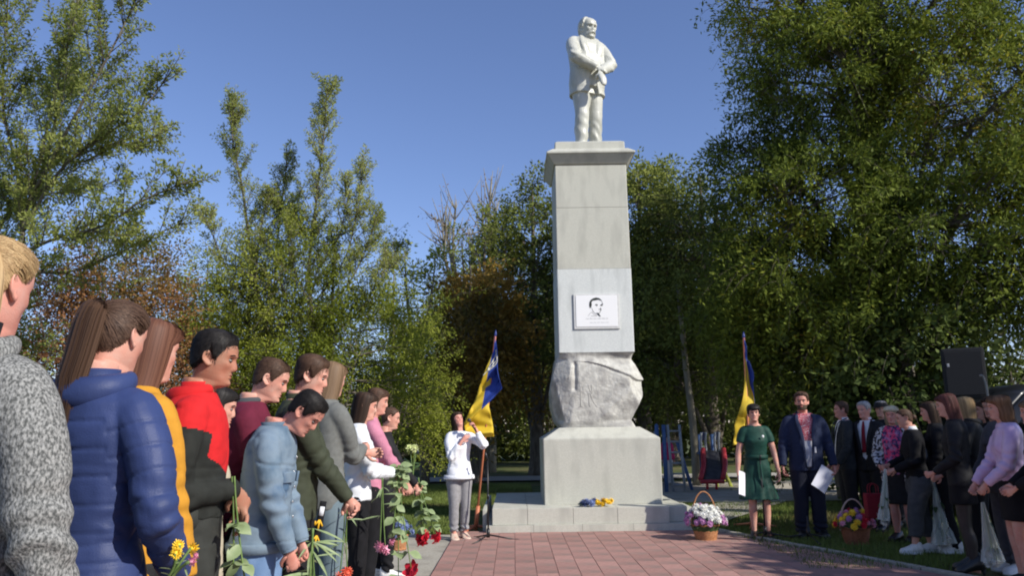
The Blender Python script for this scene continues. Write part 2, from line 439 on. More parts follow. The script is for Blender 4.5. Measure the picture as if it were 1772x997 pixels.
# the overhanging ledge across the upper front and the deep chip at the left
fr = (V[:, 1] < -.3)
ledge_z = 2.28 + .1 * np.sin(V[:, 0] * 3.2 + 2.2) - .1 * V[:, 0]
d += fr * .038 * np.clip((V[:, 2] - ledge_z) / .015, 0, 1) * np.clip((2.5 - V[:, 2]) / .14, 0, 1) * np.clip((V[:, 0] + .33) / .05, 0, 1)
d -= fr * .05 * np.exp(-((V[:, 0] + .36 - .03 * (V[:, 2] - 2.2)) / .035) ** 2) * np.clip((V[:, 2] - 1.95) / .05, 0, 1) * np.clip((2.42 - V[:, 2]) / .05, 0, 1)
V = V + nrm * d[:, None]
Vb, Fb = rings_mesh(V.reshape(k, n, 3))
obj('boulder_block', Vb, Fb, stone_r, ped, smooth=False)
# faint dark traces of old letters on its face, laid on the rough surface
from mathutils.bvhtree import BVHTree
bvh = BVHTree.FromPolygons([Vector(v) for v in Vb], Fb)
mbl = MB()
for pts in ([(-.27, 1.73), (-.27, 2.06)], [(-.30, 1.73), (-.235, 1.73)], [(-.10, 1.92), (-.10, 2.06)], [(-.10, 1.92), (-.14, 2.0), (-.15, 2.06)], [(-.13, 1.94), (-.08, 1.80), (-.03, 1.73)], [(-.14, 1.73), (-.15, 1.94)]):
    P_ = []
    for x_, z_ in spline([(a_, b_) for a_, b_ in pts], 12):
        h_, n_, i_, d_ = bvh.ray_cast(Vector((x_, -3, z_)), Vector((0, 1, 0))); P_.append((x_, h_.y - .001, z_))
    mbl.add(tube(P_, [.009] * 12, 6, flat=.2, up=(0, 1, 0)))
o = mbl.build('letter_trace', [mat('dull_trace', (.33, .325, .30), (.40, .39, .36), scale=30, rough=.9)], ped); o['kind'] = 'stuff'
cs = .575
frustum('white_block', [(cs, 2.552), (cs, 3.848)], stone_w, r=.012)
frustum('column_block', [(cs - .004, 3.852), (cs - .006, 4.836)], stone, r=.012)
frustum('column_block', [(cs - .008, 4.842), (cs - .010, 5.535)], stone, r=.012)
frustum('capital', [(cs - .03, 5.536), (cs + .01, 5.556), (cs + .105, 5.685), (cs + .125, 5.70), (cs + .125, 5.725), (cs + .03, 5.80), (cs - .015, 5.81), (cs - .02, 5.93), (cs - .06, 5.955)], stone, r=.012)
pl = obj('plaque', *box((0, 0, 0), (.70, .024, .545), .006), mat('plaque_frame', (.55, .55, .53), (.62, .62, .6), scale=20, rough=.5), ped, smooth=False, loc=(1.292 - MX, MY - cs - .010 - MY, 3.178))
white = mat('plaque_face', (.80, .80, .79), rough=.35)
obj('plaque_face', *box((0, 0, 0), (.635, .012, .485), .003), white, pl, smooth=False, loc=(0, -.012, .004))
ink = mat('ink', (.03, .035, .03), rough=.5); ink2 = mat('faded_ink', (.42, .42, .41), rough=.6)
mb = MB(); yf = -.0195
def stroke(pts, wd, m=0):
    mb.add(tube([(x, yf, z) for x, z in pts], wd, 6, seg=max(6, 4 * len(pts)), flat=.15, up=(0, 1, 0)), m)
def blot(pts, m=0):
    n_ = len(pts); V = [(x, yf - .002, z) for x, z in pts] + [(x, yf + .004, z) for x, z in pts]
    mb.add((V, [tuple(range(n_))[::-1], tuple(range(n_, 2 * n_))] + [(i, (i + 1) % n_, n_ + (i + 1) % n_, n_ + i) for i in range(n_)]), m)
# plain head-and-shoulders sketch of a young man, drawn in ink
blot([(-.10, .045), (-.112, .09), (-.108, .135), (-.088, .175), (-.05, .20), (-.005, .213), (.04, .203), (.072, .18), (.085, .15), (.07, .165), (.03, .178), (-.02, .168), (-.055, .165), (-.075, .14), (-.072, .10), (-.082, .06)])
stroke([(.085, .15), (.09, .115), (.084, .10)], .003)
stroke([(.058, .085), (.08, .10), (.10, .112)], .0075); stroke([(.075, .082), (.095, .09)], .005)
stroke([(-.022, .096), (.0, .103), (.018, .096)], .006); stroke([(-.005, .086), (.012, .086)], .006)
stroke([(.06, .05), (.066, .02), (.058, .005)], .006); stroke([(.03, .03), (.055, .026)], .004)
stroke([(-.075, .05), (-.06, .01), (-.03, -.03), (.01, -.04), (.045, -.02), (.056, .005)], .003)
blot([(-.005, -.025), (.03, -.03), (.045, -.06), (.06, -.085), (.03, -.075), (.01, -.05)])
stroke([(-.065, -.01), (-.10, -.03), (-.135, -.075)], .004, 1); stroke([(-.07, -.01), (-.05, -.045), (.0, -.07), (-.09, -.075)], .004, 1)
# two lines of small handwriting
for z, x0, x1, a in ((-.118, -.17, .15, .012), (-.178, -.11, .19, .008)):
    x = x0
    while x < x1:
        L_ = R.uniform(.03, .06); m_ = max(4, int(L_ / .007))
        stroke([(x + L_ * t / m_, z + (a if t % 2 else -a * .6) * R.uniform(.4, 1)) for t in range(m_ + 1)], .0016, 1); x += L_ + .014
o = mb.build('portrait_print', [ink, ink2], pl, smooth=False); o['kind'] = 'stuff'
# flowers left on the step are built with the props
# ================================================================== trees
bark = mat('bark', (.09, .075, .055), (.16, .14, .11), scale=14, rough=.95, bump=.02, bscale=30, stretch=(1, 1, .25))
bark_pale = mat('pale_bark', (.20, .18, .13), (.30, .27, .20), scale=10, rough=.95, bump=.015, bscale=25, stretch=(1, 1, .3))
def leafquads(P, D, N, L, asp=.42):
    """bent diamond leaves"""
    D = D / (np.linalg.norm(D, axis=1)[:, None] + 1e-9); S = np.cross(D, N); S /= np.linalg.norm(S, axis=1)[:, None] + 1e-9
    L = L[:, None]; k = len(P)
    return np.stack([P, P + D * L * .45 + S * L * asp * .5, P + D * L, P + D * L * .45 - S * L * asp * .5], 1).reshape(-1, 3), np.arange(4 * k).reshape(-1, 4)
def unit(v): v = np.asarray(v, float); return v / (np.linalg.norm(v) + 1e-9)

def finish_tree(name, label, base, wood, leafP, leafD, L, tintf, leafm, barkm, asp=.42, group=None, upn=.6, cat='tree'):
    root = empty(name, base, 0, label, cat, group); b = np.asarray(base, float)
    V, F = wood.arr(); obj('trunk', V - b, F, barkm, root)
    P = np.concatenate(leafP); D = np.concatenate(leafD); k = len(P)
    N = rng.normal(0, 1, (k, 3)) * .75 + [0, 0, upn]
    V, F = leafquads(P - b, D, N, L * rng.uniform(.65, 1.25, k), asp)
    t = tintf(P) + rng.normal(0, .13, k)
    o = obj('crown', V, F, leafm, root, smooth=False, tint=np.clip(t, 0, 1)); o['kind'] = 'stuff'
    return root

def sprig(P0, d, length, nl, droop, spread, lp, ld, wood=None, r=.006, side=1.):
    """a twig with leaves set along it"""
    d = unit(d); m = 5; t = np.linspace(0, 1, m)[:, None]
    C_ = P0 + d * t * length + np.array([0, 0, -1]) * droop * length * t ** 2
    if wood is not None: wood.add(tube(C_, np.linspace(r, r * .35, m), 3))
    u = rng.random(nl) ** .8; i = np.minimum((u * (m - 1)).astype(int), m - 2); f = (u * (m - 1) - i)[:, None]
    Q = C_[i] * (1 - f) + C_[i + 1] * f; T = C_[i + 1] - C_[i]; T /= np.linalg.norm(T, axis=1)[:, None]
    S = rng.normal(0, 1, (nl, 3)); S -= (S * T).sum(1)[:, None] * T; S /= np.linalg.norm(S, axis=1)[:, None]
    lp.append(Q + S * (rng.random(nl) * spread)[:, None]); ld.append(T * .55 + S * side + [0, 0, -.12])
    return C_

def dense_tree(name, label, base, height, trunk_r, blobs, ncl, nleaf, L, tintf, leafm, barkm=bark, group=None, spl=(.5, 1.1), droop=.35, asp=.42,
               lean=(0, 0), spread=.12, shell=.45, limbs=None, cat='tree', spr=7, lob=.28, upn=.6):
    """trunk, limbs to points of the crown, clustered drooping sprays; blobs (cx,cy,cz,rx,ry,rz,weight) relative to base"""
    b = np.asarray(base, float); wood = MB(); lp, ld = [], []
    top = b + [lean[0], lean[1], height]
    tr = spline([b + [0, 0, -.2], b + [lean[0] * .1, lean[1] * .1, height * .25] + rng.normal(0, .05, 3) * [1, 1, 0], b + [lean[0] * .45, lean[1] * .45, height * .6], top], 18)
    wood.add(tube(tr, np.concatenate([[trunk_r * 1.5, trunk_r * 1.15], np.linspace(trunk_r, trunk_r * .12, 16)]), 9))
    wgt = np.array([q[6] for q in blobs], float); wgt /= wgt.sum()
    cnt = (wgt * ncl).astype(int) + 1; pts = []
    for q, c in zip(blobs, cnt):
        c0 = b + q[:3]; r = np.array(q[3:6])
        for _ in range(c):
            v = rng.normal(0, 1, 3); v /= np.linalg.norm(v)
            rad = (1 - shell) * rng.random() ** .5 + shell * (1 - .25 * rng.random())
            lo = 1 + lob * 2 * vnoise((v * 2.2 + c0)[None])[0]
            pts.append((c0 + v * r * rad * lo, v))
    # limbs
    nl = limbs or max(6, ncl // 28); sel = rng.choice(len(pts), min(nl, len(pts)), replace=False); lim = [tr[6:]]
    for s in sel:
        e = pts[s][0]; h = np.clip((e[2] - b[2]) / height - .28, .16, .8); j = int(h * 17); a = tr[j]
        mid = a * .5 + e * .5 + np.array([0, 0, .08 * np.linalg.norm(e - a)]) + rng.normal(0, .12, 3)
        c_ = spline([a, mid, e], 9); rr = trunk_r * (.42 - .22 * h) * min(1, .35 + np.linalg.norm(e - a) / 4)
        wood.add(tube(c_, np.linspace(rr, rr * .15, 9), 6)); lim.append(c_)
    LP = np.concatenate(lim)
    for p, v in pts:
        j = np.argmin(((LP - p) ** 2).sum(1) + (LP[:, 2] > p[2]) * .6); a = LP[j]
        if np.linalg.norm(a - p) > .15:
            wood.add(tube(spline([a, (a + p) / 2 + rng.normal(0, .06, 3), p], 5), np.linspace(.022, .007, 5) * min(1.5, height / 8), 4))
        out = unit(v * .8 + unit(p - a) * .5 + [0, 0, .15])
        for _ in range(spr):
            d = unit(out + rng.normal(0, .55, 3)); ln = rng.uniform(*spl)
            sprig(p + rng.normal(0, .12, 3), d, ln, max(4, int(nleaf / spr * rng.uniform(.6, 1.4))), droop, spread, lp, ld, wood if rng.random() < .4 else None, .006)
    return finish_tree(name, label, base, wood, lp, ld, L, tintf, leafm, barkm, asp, group, upn=upn, cat=cat)

def feather_tree(name, label, base, stems, twig, nleaf, L, tintf, leafm, barkm=bark, dens=9, ang=.7, asp=.45, group=None, fall=1.0, spread=.05):
    """stems: list of (points, r0, twig length factor); upright twigs along every stem, leaves along every twig"""
    wood = MB(); lp, ld = [], []
    for pts, r0, tf in stems:
        c = spline(pts, 26); Ls = np.linalg.norm(np.diff(c, axis=0), axis=1).sum()
        wood.add(tube(c, np.linspace(r0, .006, 26), 6))
        nt_ = int(Ls * dens)
        for _ in range(nt_):
            u = rng.random() ** .85; x = u * 25; i = min(int(x), 24); f = x - i
            p = c[i] * (1 - f) + c[i + 1] * f; T = unit(c[i + 1] - c[i])
            S = unit(np.cross(T, rng.normal(0, 1, 3)))
            d = unit(T * math.cos(ang) + S * math.sin(ang) + [0, 0, .25])
            ln = twig * tf * (.35 + .65 * (1 - u) ** fall) * rng.uniform(.5, 1.2)
            if u < .06: continue
            cc = sprig(p, d, ln, max(4, int(nleaf * ln / twig)), -.12, spread, lp, ld, wood, .009)
            for _2 in range(int(ln * 5)):
                q = cc[rng.integers(1, 4)]; sprig(q, unit(d + rng.normal(0, .5, 3) + [0, 0, .2]), ln * .4, max(3, int(nleaf * .3)), 0, spread, lp, ld, wood, .005)
        sprig(c[-2], T, .3, 14, 0, .03, lp, ld)
    return finish_tree(name, label, base, wood, lp, ld, L, tintf, leafm, barkm, asp, group)

G1 = tint_mat('leaf_green', [(0.122, 0.152, 0.020), (0.220, 0.262, 0.034), (0.317, 0.354, 0.054), (0.415, 0.439, 0.088)], rough=.65, trans=.5)
G2 = tint_mat('leaf_bluegreen', [(0.122, 0.146, 0.031), (0.232, 0.268, 0.059), (0.342, 0.378, 0.098), (0.464, 0.488, 0.176)], rough=.65, trans=.5)
G3 = tint_mat('leaf_dark', [(0.081, 0.101, 0.024), (0.135, 0.162, 0.037), (0.189, 0.223, 0.049), (0.257, 0.284, 0.070)], rough=.65, trans=.3)
G4 = tint_mat('leaf_mixed', [(0.090, 0.120, 0.021), (0.156, 0.198, 0.031), (0.228, 0.264, 0.038), (0.372, 0.336, 0.038), (0.360, 0.168, 0.043)], rough=.65, trans=.3, pos=[0, .35, .6, .8, 1])
G5 = tint_mat('leaf_maple', [(.05, .075, .02), (.085, .12, .03), (.13, .17, .045), (.20, .24, .07)], rough=.6, trans=.35)
RB = tint_mat('leaf_rust', [(.14, .15, .04), (.21, .155, .045), (.30, .165, .06), (.34, .16, .08)], rough=.6, trans=.4)
BR = tint_mat('leaf_ochre', [(.09, .085, .025), (.19, .13, .03), (.30, .19, .04), (.38, .25, .06)], rough=.6, trans=.4)
def tn(sc_, amp=.6, mid=.5, up=0., z0=0): return lambda P: mid + fbm(P * sc_, 2) * amp + up * (P[:, 2] - z0)

# A: near tree at the left, upright sprays against the sky
Y0 = 10.2
def A(*pp): return [at(x, y, Y0 + dy) for x, y, dy in pp]
base = (*gnd(20, 880)[:2], 0); base = (-6.6, 10.4, 0)
b3 = np.array([base])
stems = []
for pp, r0, tf in (([(-10, 640, .2), (40, 400, 0), (75, 250, .1), (115, 90, .2), (150, -60, .2)], .075, 1.1),
                   ([(40, 400, 0), (100, 300, -.3), (170, 240, -.5), (235, 200, -.6), (285, 140, -.6)], .045, 1.0),
                   ([(60, 330, 0), (130, 200, -.4), (180, 110, -.5), (225, 20, -.5), (250, -60, -.5)], .045, 1.05),
                   ([(20, 450, .2), (90, 415, -.3), (180, 390, -.6), (250, 345, -.8), (335, 310, -.8)], .04, .85),
                   ([(30, 470, .3), (120, 470, .2), (200, 440, .2), (260, 410, .1), (318, 385, .1)], .035, .8),
                   ([(40, 420, .4), (30, 300, .6), (5, 180, .8), (10, 60, .9), (20, -80, 1)], .05, 1.1),
                   ([(-20, 500, .3), (-40, 350, .3), (-60, 200, .2), (-60, 40, .2), (-70, -100, .2)], .06, 1.2),
                   ([(55, 360, .5), (90, 230, .8), (110, 150, 1.), (120, 40, 1.1), (135, -50, 1.2)], .04, 1.0),
                   ([(75, 260, 0), (140, 280, .3), (200, 250, .6), (250, 250, .8), (290, 215, .8)], .035, .8),
                   ([(10, 500, .5), (-5, 400, .8), (60, 340, 1.), (150, 330, 1.2), (230, 300, 1.2)], .035, .8)):
    pts = A(*pp)
    if pp[0][1] > 600: pts = [np.array([-6.5, 10.4, -.2]), np.array([-6.45, 10.4, 1.5])] + pts
    stems.append((pts, r0, tf))
stems = [(p_, r_ * .6, t_) for p_, r_, t_ in stems]
feather_tree('elm_tree', 'tall airy tree with upright leafy sprays behind the grey coat girl', (-6.5, 10.4, 0), stems, 1.25, 100, .056, tn(.8, .7, .6), G2, dens=12, ang=.66, spread=.05)

# rust tinged tree under it
def P3(x, y, Y): return at(x, y, Y)
c = P3(215, 500, 13.4)
dense_tree('maple_tree', 'rust tinged small tree with red brown lower leaves behind the ponytail girls', (c[0], 13.4, 0), 4.6, .11,
           [(0, 0, 3.1, 1.25, 1.0, 1.0, 1), (-.2, 0, 4.2, .85, .8, .8, .6), (.5, .2, 2.3, 1.2, .9, .8, .8), (-.9, 0, 3.0, .9, .8, 1.1, .6)], 190, 200, .066,
           lambda P: np.clip(.98 - (P[:, 2] - 2.2) * .32 + fbm(P * 1.1, 2) * .7, 0, 1), RB, spl=(.35, .8), asp=.5, droop=.15)

# B: two feathery spires over a bushy skirt
for nme, lab, tipx, tipy, Yt, kinks in (('poplar_tree', 'slender feathery tree with forked top, left of the taller spire', 405, 178, 14.4, [(470, 610), (440, 480), (420, 330), (402, 240)]),
                                       ('poplar_tree', 'tallest slender feathery spire tree rising in the middle left sky', 566, 155, 14.0, [(545, 620), (535, 470), (548, 340), (560, 240)])):
    tip = at(tipx, tipy, Yt); ks = [at(x, y, Yt) for x, y in kinks]; b0 = np.array([ks[0][0], Yt, -.2])
    stems = [([b0, b0 * .5 + ks[0] * .5] + ks + [tip], .09, .8)]
    if tipx < 500:
        ex = [[(455, 560), (400, 480), (365, 400), (350, 368)], [(470, 560), (480, 420), (490, 330), (498, 262)], [(440, 520), (450, 400), (470, 330)], [(470, 600), (410, 540), (372, 480)]]
    else:
        ex = [[(548, 520), (600, 440), (622, 330), (628, 268)], [(545, 560), (610, 480), (640, 410), (655, 372)], [(540, 540), (500, 430), (520, 330)], [(550, 600), (620, 540), (665, 470), (690, 428)],
              [(545, 430), (510, 380), (470, 352)], [(548, 470), (590, 400), (600, 300)]]
    for e in ex: stems.append(([at(x, y, Yt + R.uniform(-.5, .5)) for x, y in e], .03, .6))
    feather_tree(nme, lab, (b0[0], Yt, 0), [(p_, r_ * .6, t_) for p_, r_, t_ in stems], 1.15, 80, .052, tn(.9, .6, .6), G2, dens=21, ang=.72, fall=.8, spread=.045)
for lab, x, y, Yt, rx, rz, n_, mm in (('leafy light green bush tree below the left forked spire', 430, 535, 14.6, 1.3, 1.7, 170, G1),
                                  ('broad light green bush tree below the tall spire', 575, 530, 14.3, 1.4, 1.8, 190, G1),
                                  ('dull green bush tree behind the black dressed girl with a bun', 680, 590, 16.5, 1.1, 1.9, 90, G1),
                                  ('pale yellow green bush tree beside the rust tinged tree', 355, 540, 17.5, 1.2, 1.4, 80, G1)):
    c = at(x, y, Yt)
    dense_tree('bush_tree', lab, (c[0], Yt, 0), c[2] + rz * .8, .09, [(0, 0, c[2] - .2, rx, 1.1, rz, 1), (0, -.1, 1.5, rx * 1.05, 1.1, 1.2, .8), (rx * .5, 0, c[2] - .9, rx * .8, 1., 1.1, .5), (-rx * .5, 0, c[2] - 1., rx * .8, 1., 1.0, .5)],
               n_, 250, .06, tn(.9, .9, .56), mm, spl=(.35, .85), droop=.05, asp=.45, shell=.3)

# C: thin ragged trees of the middle distance, two with bare tops
def ragged(lab, x, ytop, Yt, mm, spires, nl, L, mid):
    b0 = np.array([at(x, 800, Yt)[0], Yt, -.2]); stems = []
    for sp in spires:
        pts = [b0, b0 + [0, 0, 2.5]] + [at(xx, yy, Yt + R.uniform(-.6, .6)) for xx, yy in sp]; stems.append((pts, .16, 1.0))
    return feather_tree('ragged_tree', lab, (b0[0], Yt, 0), stems, 1.7, nl, L, tn(.5, .7, mid), mm, dens=4.5, ang=.8, fall=1.2, spread=.2)
ragged('thin yellow green tree with sparse top left of the flag', 735, 430, 22, G1, [[(720, 620), (705, 520), (700, 430)], [(730, 600), (745, 520), (755, 435)], [(725, 640), (690, 570), (665, 500)]], 30, .13, .45)
ragged('blue green ragged tree with upright top left of the pedestal', 835, 370, 24, G2, [[(835, 560), (838, 460), (842, 365)], [(830, 560), (805, 480), (798, 410)], [(840, 540), (870, 460), (880, 400)]], 34, .13, .4)
# bare crowns
for lab, x, Yt, br in (('bare dead tree top sticking out over the wood, left of two', 790, 27, [(790, 345), (762, 372), (770, 408), (812, 395)]), ('bare dead tree top with rusty tip nearest the pedestal', 848, 27.5, [(848, 330), (835, 365), (862, 350), (828, 400)])):
    b0 = np.array([at(x, 800, Yt)[0], Yt, -.2]); wood = MB(); fork = at(x + 3, 520, Yt); lp, ld = [], []
    wood.add(tube(spline([b0, b0 * .4 + fork * .6, fork], 10), np.linspace(.22, .13, 10), 8))
    for bx, by in br:
        e = at(bx, by, Yt + R.uniform(-.8, .8)); c_ = spline([fork, fork * .5 + e * .5 + rng.normal(0, .25, 3), e], 10); wood.add(tube(c_, np.linspace(.09, .012, 10), 5))
        for _ in range(14):
            i = rng.integers(3, 9); d = unit((e - fork) / np.linalg.norm(e - fork) + rng.normal(0, .5, 3)); cc = spline([c_[i], c_[i] + d * .5, c_[i] + d * rng.uniform(.7, 1.6) + [0, 0, .2]], 5)
            wood.add(tube(cc, np.linspace(.03, .008, 5), 4)); 
            if rng.random() < .5: sprig(cc[2], d, .5, 6, 0, .1, lp, ld)
    sprig(fork, (0, 0, 1), 1, 200, 0, .5, lp, ld)
    finish_tree('bare_tree', lab, (b0[0], Yt, 0), wood, lp, ld, .12, tn(.5, .5, .7), RB, bark_pale)

# D: ochre chestnut behind the flag
c = at(815, 620, 22.5)
dense_tree('chestnut_tree', 'ochre brown chestnut tree behind the left flag', (c[0], 22.5, 0), 6.2, .2,
           [(0, 0, 4.3, 1.7, 1.5, 1.2, 1), (-.5, 0, 3.0, 1.5, 1.4, 1.1, .9), (.7, -.2, 2.9, 1.2, 1.2, 1.0, .7), (.2, 0, 5.3, 1.0, 1., .7, .4)], 150, 110, .15,
           tn(.9, 1.0, .55), BR, spl=(.5, 1.1), droop=.5, asp=.5)

# E: dark tall wood behind the pedestal: three grown trees, then copies
def wood_tree(lab, x, Yt, h, blobs, n_, mm, L=.125, nl=140, mid=.45):
    return dense_tree('wood_tree', lab, (at(x, 800, Yt)[0], Yt, 0), h, .24, blobs, n_, nl, L, tn(.45, .9, mid), mm, group=None, spl=(.6, 1.4), droop=.45, asp=.5, spread=.16)
wt = []
wt.append(wood_tree('tall dark green tree close behind the left side of the column', 930, 25, 9.4,
          [(.1, 0, 7.9, 1.2, 1.3, 1.5, 1), (-.2, 0, 5.9, 1.7, 1.6, 1.5, 1), (.8, 0, 4.0, 1.7, 1.5, 1.3, .6), (-.8, 0, 4.8, 1.0, 1., 1.2, .3)], 215, G3))
wt.append(wood_tree('tall dark green tree close behind the right side of the column', 1125, 23, 9.2,
          [(0, 0, 7.9, 1.4, 1.4, 1.5, 1), (.5, 0, 5.9, 2.0, 1.7, 1.8, 1), (-.2, 0, 3.8, 1.8, 1.6, 1.3, .8)], 270, G3))
wt.append(wood_tree('dark green tree filling the gap before the big right tree', 1240, 21, 8.4,
          [(-.2, 0, 6.6, 1.5, 1.4, 1.6, .8), (.2, 0, 5.2, 2.1, 1.7, 1.5, 1), (0, 0, 3.2, 2.0, 1.6, 1.2, .9)], 230, G3))
def copy_tree(src, loc, rz, s, lab, group):
    r = src.copy(); C.objects.link(r); r.location = loc; r.rotation_euler = (0, 0, rz); r.scale = (s, s, s * R.uniform(.9, 1.1)); r['label'] = lab; r['group'] = group
    for ch in src.children:
        k_ = ch.copy(); C.objects.link(k_); k_.parent = r
    return r
ORD = 'first second third fourth fifth sixth seventh eighth ninth tenth eleventh'.split()
k = 0
for Yt, xs in ((31, (-14, -10.5, -7.6, -5, -2.2, .8, 3.6, 6.4, 9.2, 12.5)), (37, (-18, -13, -9, -5.5, -2.5, 1.5, 4.5, 8, 11, 15, 19))):
    for q_, x in enumerate(xs):
        sc_ = R.uniform(.66, .80) if x < -1 else R.uniform(.78, .95)
        if x < -3.2: sc_ = R.uniform(.38, .5)
        copy_tree(wt[k % 3], (x + R.uniform(-.6, .6), Yt + R.uniform(-1.5, 1.5), 0), R.uniform(0, 6.3), sc_, 'dark tree of the wood behind the lawn, %s from the left in its %s row' % (ORD[q_], 'nearer' if Yt < 35 else 'farther'), 'trees of the wood behind the lawn'); k += 1
# shady undergrowth that closes the foot of the wood
lp, ld = [], []
for _ in range(1500):
    x = rng.uniform(-24, 24); y = 38 + rng.uniform(0, 5)
    sprig(np.array([x, y, rng.uniform(.1, 3.6) * (1 if x > -4 else .6)]), rng.normal(0, 1, 3) + [0, 0, .3], 1.2, 14, .2, .3, lp, ld)
P = np.concatenate(lp); D = np.concatenate(ld); n_ = len(P)
V, F = leafquads(P, D, rng.normal(0, 1, (n_, 3)) + [0, -.5, .3], rng.uniform(.3, .55, n_), .6)
o = obj('undergrowth', V, F, G3, smooth=False, tint=np.clip(.4 + rng.normal(0, .2, n_), 0, 1)); o['kind'] = 'stuff'

# F: big tree at the right
base = (8.2, 16.5, 0)
def rel(x, y, Y): return at(x, y, Y) - np.array(base)
bl = []
for x, y, Y, rx, ry, rz, wg in ((1420, 120, 15.2, 1.5, 1.5, 1.35, 1.1), (1560, 20, 15.0, 1.9, 1.6, 1.4, 1.0), (1330, -30, 15.8, 1.0, 1.1, 1.2, .45), (1700, 160, 14.2, 1.6, 1.5, 1.5, 1.1), (1440, 330, 15.3, 1.6, 1.6, 1.2, 1.1),
                              (1310, 300, 16.2, .75, 1.1, 1.2, .45), (1620, 400, 14.2, 1.7, 1.5, 1.2, 1.1), (1760, 380, 13.6, 1.4, 1.4, 1.6, .9), (1380, 480, 15.6, 1.5, 1.5, 1.0, .9), (1560, 540, 14.6, 1.5, 1.4, .9, .7),
                              (1850, 100, 14.5, 2.2, 1.8, 2.2, .9), (1500, -180, 15.2, 2.4, 2., 1.6, 1.0), (1750, -160, 14.6, 2.4, 2., 1.6, .9), (1300, 500, 16.6, .9, 1.2, 1.2, .6), (1360, 600, 16.2, 1.2, 1.2, 1.0, .6)):
    r_ = rel(x, y, Y); bl.append((*r_, rx, ry, rz, wg))
def big_tint(P):
    a = .30 + fbm(P * .55, 2) * .75 + (P[:, 0] - 7.5) * .035 + np.clip(P[:, 2] - 6.5, 0, 3) * .05
    return a
dense_tree('big_tree', 'huge spreading tree with yellowing leaves filling the upper right of the photo', base, 9.6, .34, bl, 1080, 250, .108, big_tint, G4, spl=(.5, 1.15), droop=.55, asp=.36, lean=(-.8, -.6), limbs=30, spread=.13, shell=.5)
# lower bright maple boughs at the right
for lab, x, y, Yt, rx, rz, n_ in (('bright green maple bush behind the navy suit man', 1440, 610, 15.5, 1.3, 1.0, 75), ('bright green maple bush left of the black loudspeaker', 1575, 630, 14.2, 1.2, 1.0, 80), ('bright green maple bush behind the black van', 1740, 590, 18, 1.7, 1.5, 90)):
    c = at(x, y, Yt)
    dense_tree('maple_bush', lab, (c[0], Yt, 0), c[2] + .4, .1, [(0, 0, c[2], rx, 1.1, rz, 1), (0, .2, 1.3, rx, 1.1, 1., .7)], n_, 110, .115, tn(1.1, 1.1, .5), G5, spl=(.4, .9), droop=.4, asp=.75, upn=1.0)
# pale trunk by the playground
tr = empty('slim_tree', (*at(1205, 820, 19.6)[:2], 0), 0, 'slim pale trunked tree standing beside the red slide', 'tree')
obj('trunk', *tube(spline([(0, 0, -.1), (-.02, 0, 1.5), (-.12, 0, 3.0), (-.2, 0, 5.0)], 12), np.linspace(.105, .06, 12), 10), bark_pale, tr)
lp, ld = [], []
for _ in range(60): sprig(np.array([-.2, 0, 4.6]) + rng.normal(0, .5, 3), rng.normal(0, 1, 3), .9, 30, .3, .1, lp, ld)
P = np.concatenate(lp); D = np.concatenate(ld); V, F = leafquads(P, D, rng.normal(0, 1, P.shape) + [0, 0, .5], np.full(len(P), .13), .45)
o = obj('crown', V, F, G3, tr, smooth=False, tint=rng.random(len(P))); o['kind'] = 'stuff'
# a park tree beside the path throws the shade in which the right group stands
shade = []
# ================================================================== people: builder
def sstep(x): x = np.clip(x, 0, 1); return x * x * (3 - 2 * x)
HZ = np.array([-.10, -.05, -.02, -.008, .0, .012, .03, .05, .075, .10, .12, .145, .17, .195, .212, .222, .2255])
HF = np.array([.052, .045, .050, .072, .088, .096, .094, .092, .091, .092, .089, .094, .091, .076, .053, .026, .002])
HB = np.array([-.072, -.068, -.066, -.067, -.069, -.071, -.074, -.081, -.089, -.097, -.101, -.102, -.098, -.085, -.065, -.038, -.010])
HW = np.array([.062, .054, .053, .053, .051, .051, .058, .064, .069, .073, .075, .0765, .075, .066, .050, .028, .003])
HH = .2255
NA = 72
_t = np.linspace(-PI, PI, NA, endpoint=False)
ANG = _t - .3 * np.sin(_t)
def head_base(zs, out=0., ang=ANG):
    """rings of the plain skull at heights zs, pushed out by out"""
    zs = np.asarray(zs, float); F, B, Wd = (np.interp(zs, HZ, q) for q in (HF, HB, HW))
    c, s = np.cos(ang), np.sin(ang)
    x = np.where(c > 0, F[:, None] * np.abs(c) ** .88, B[:, None] * np.abs(c) ** .95)
    y = Wd[:, None] * np.sign(s) * np.abs(s) ** .9
    P = np.stack([x, y, np.broadcast_to(zs[:, None], x.shape)], 2)
    if np.any(out):
        ctr = np.stack([np.full_like(zs, -.005), np.zeros_like(zs), np.minimum(zs, .13)], 1)[:, None, :]
        d = P - ctr; d /= np.linalg.norm(d, axis=2)[:, :, None] + 1e-9
        P = P + d * (out if np.isscalar(out) else np.asarray(out)[:, :, None])
    return P
def head_pt(a, z, out):
    F, B, Wd = (np.interp(z, HZ, q) for q in (HF, HB, HW)); c, s = np.cos(a), np.sin(a)
    P = np.stack([np.where(c > 0, F * np.abs(c) ** .88, B * np.abs(c) ** .95), Wd * np.sign(s) * np.abs(s) ** .9, z * np.ones_like(c)], -1)
    ctr = np.stack([np.full_like(P[..., 0], -.005), np.zeros_like(P[..., 0]), np.minimum(P[..., 2], .13)], -1); d = P - ctr
    return P + d / (np.linalg.norm(d, axis=-1, keepdims=True) + 1e-9) * np.asarray(out)[..., None]
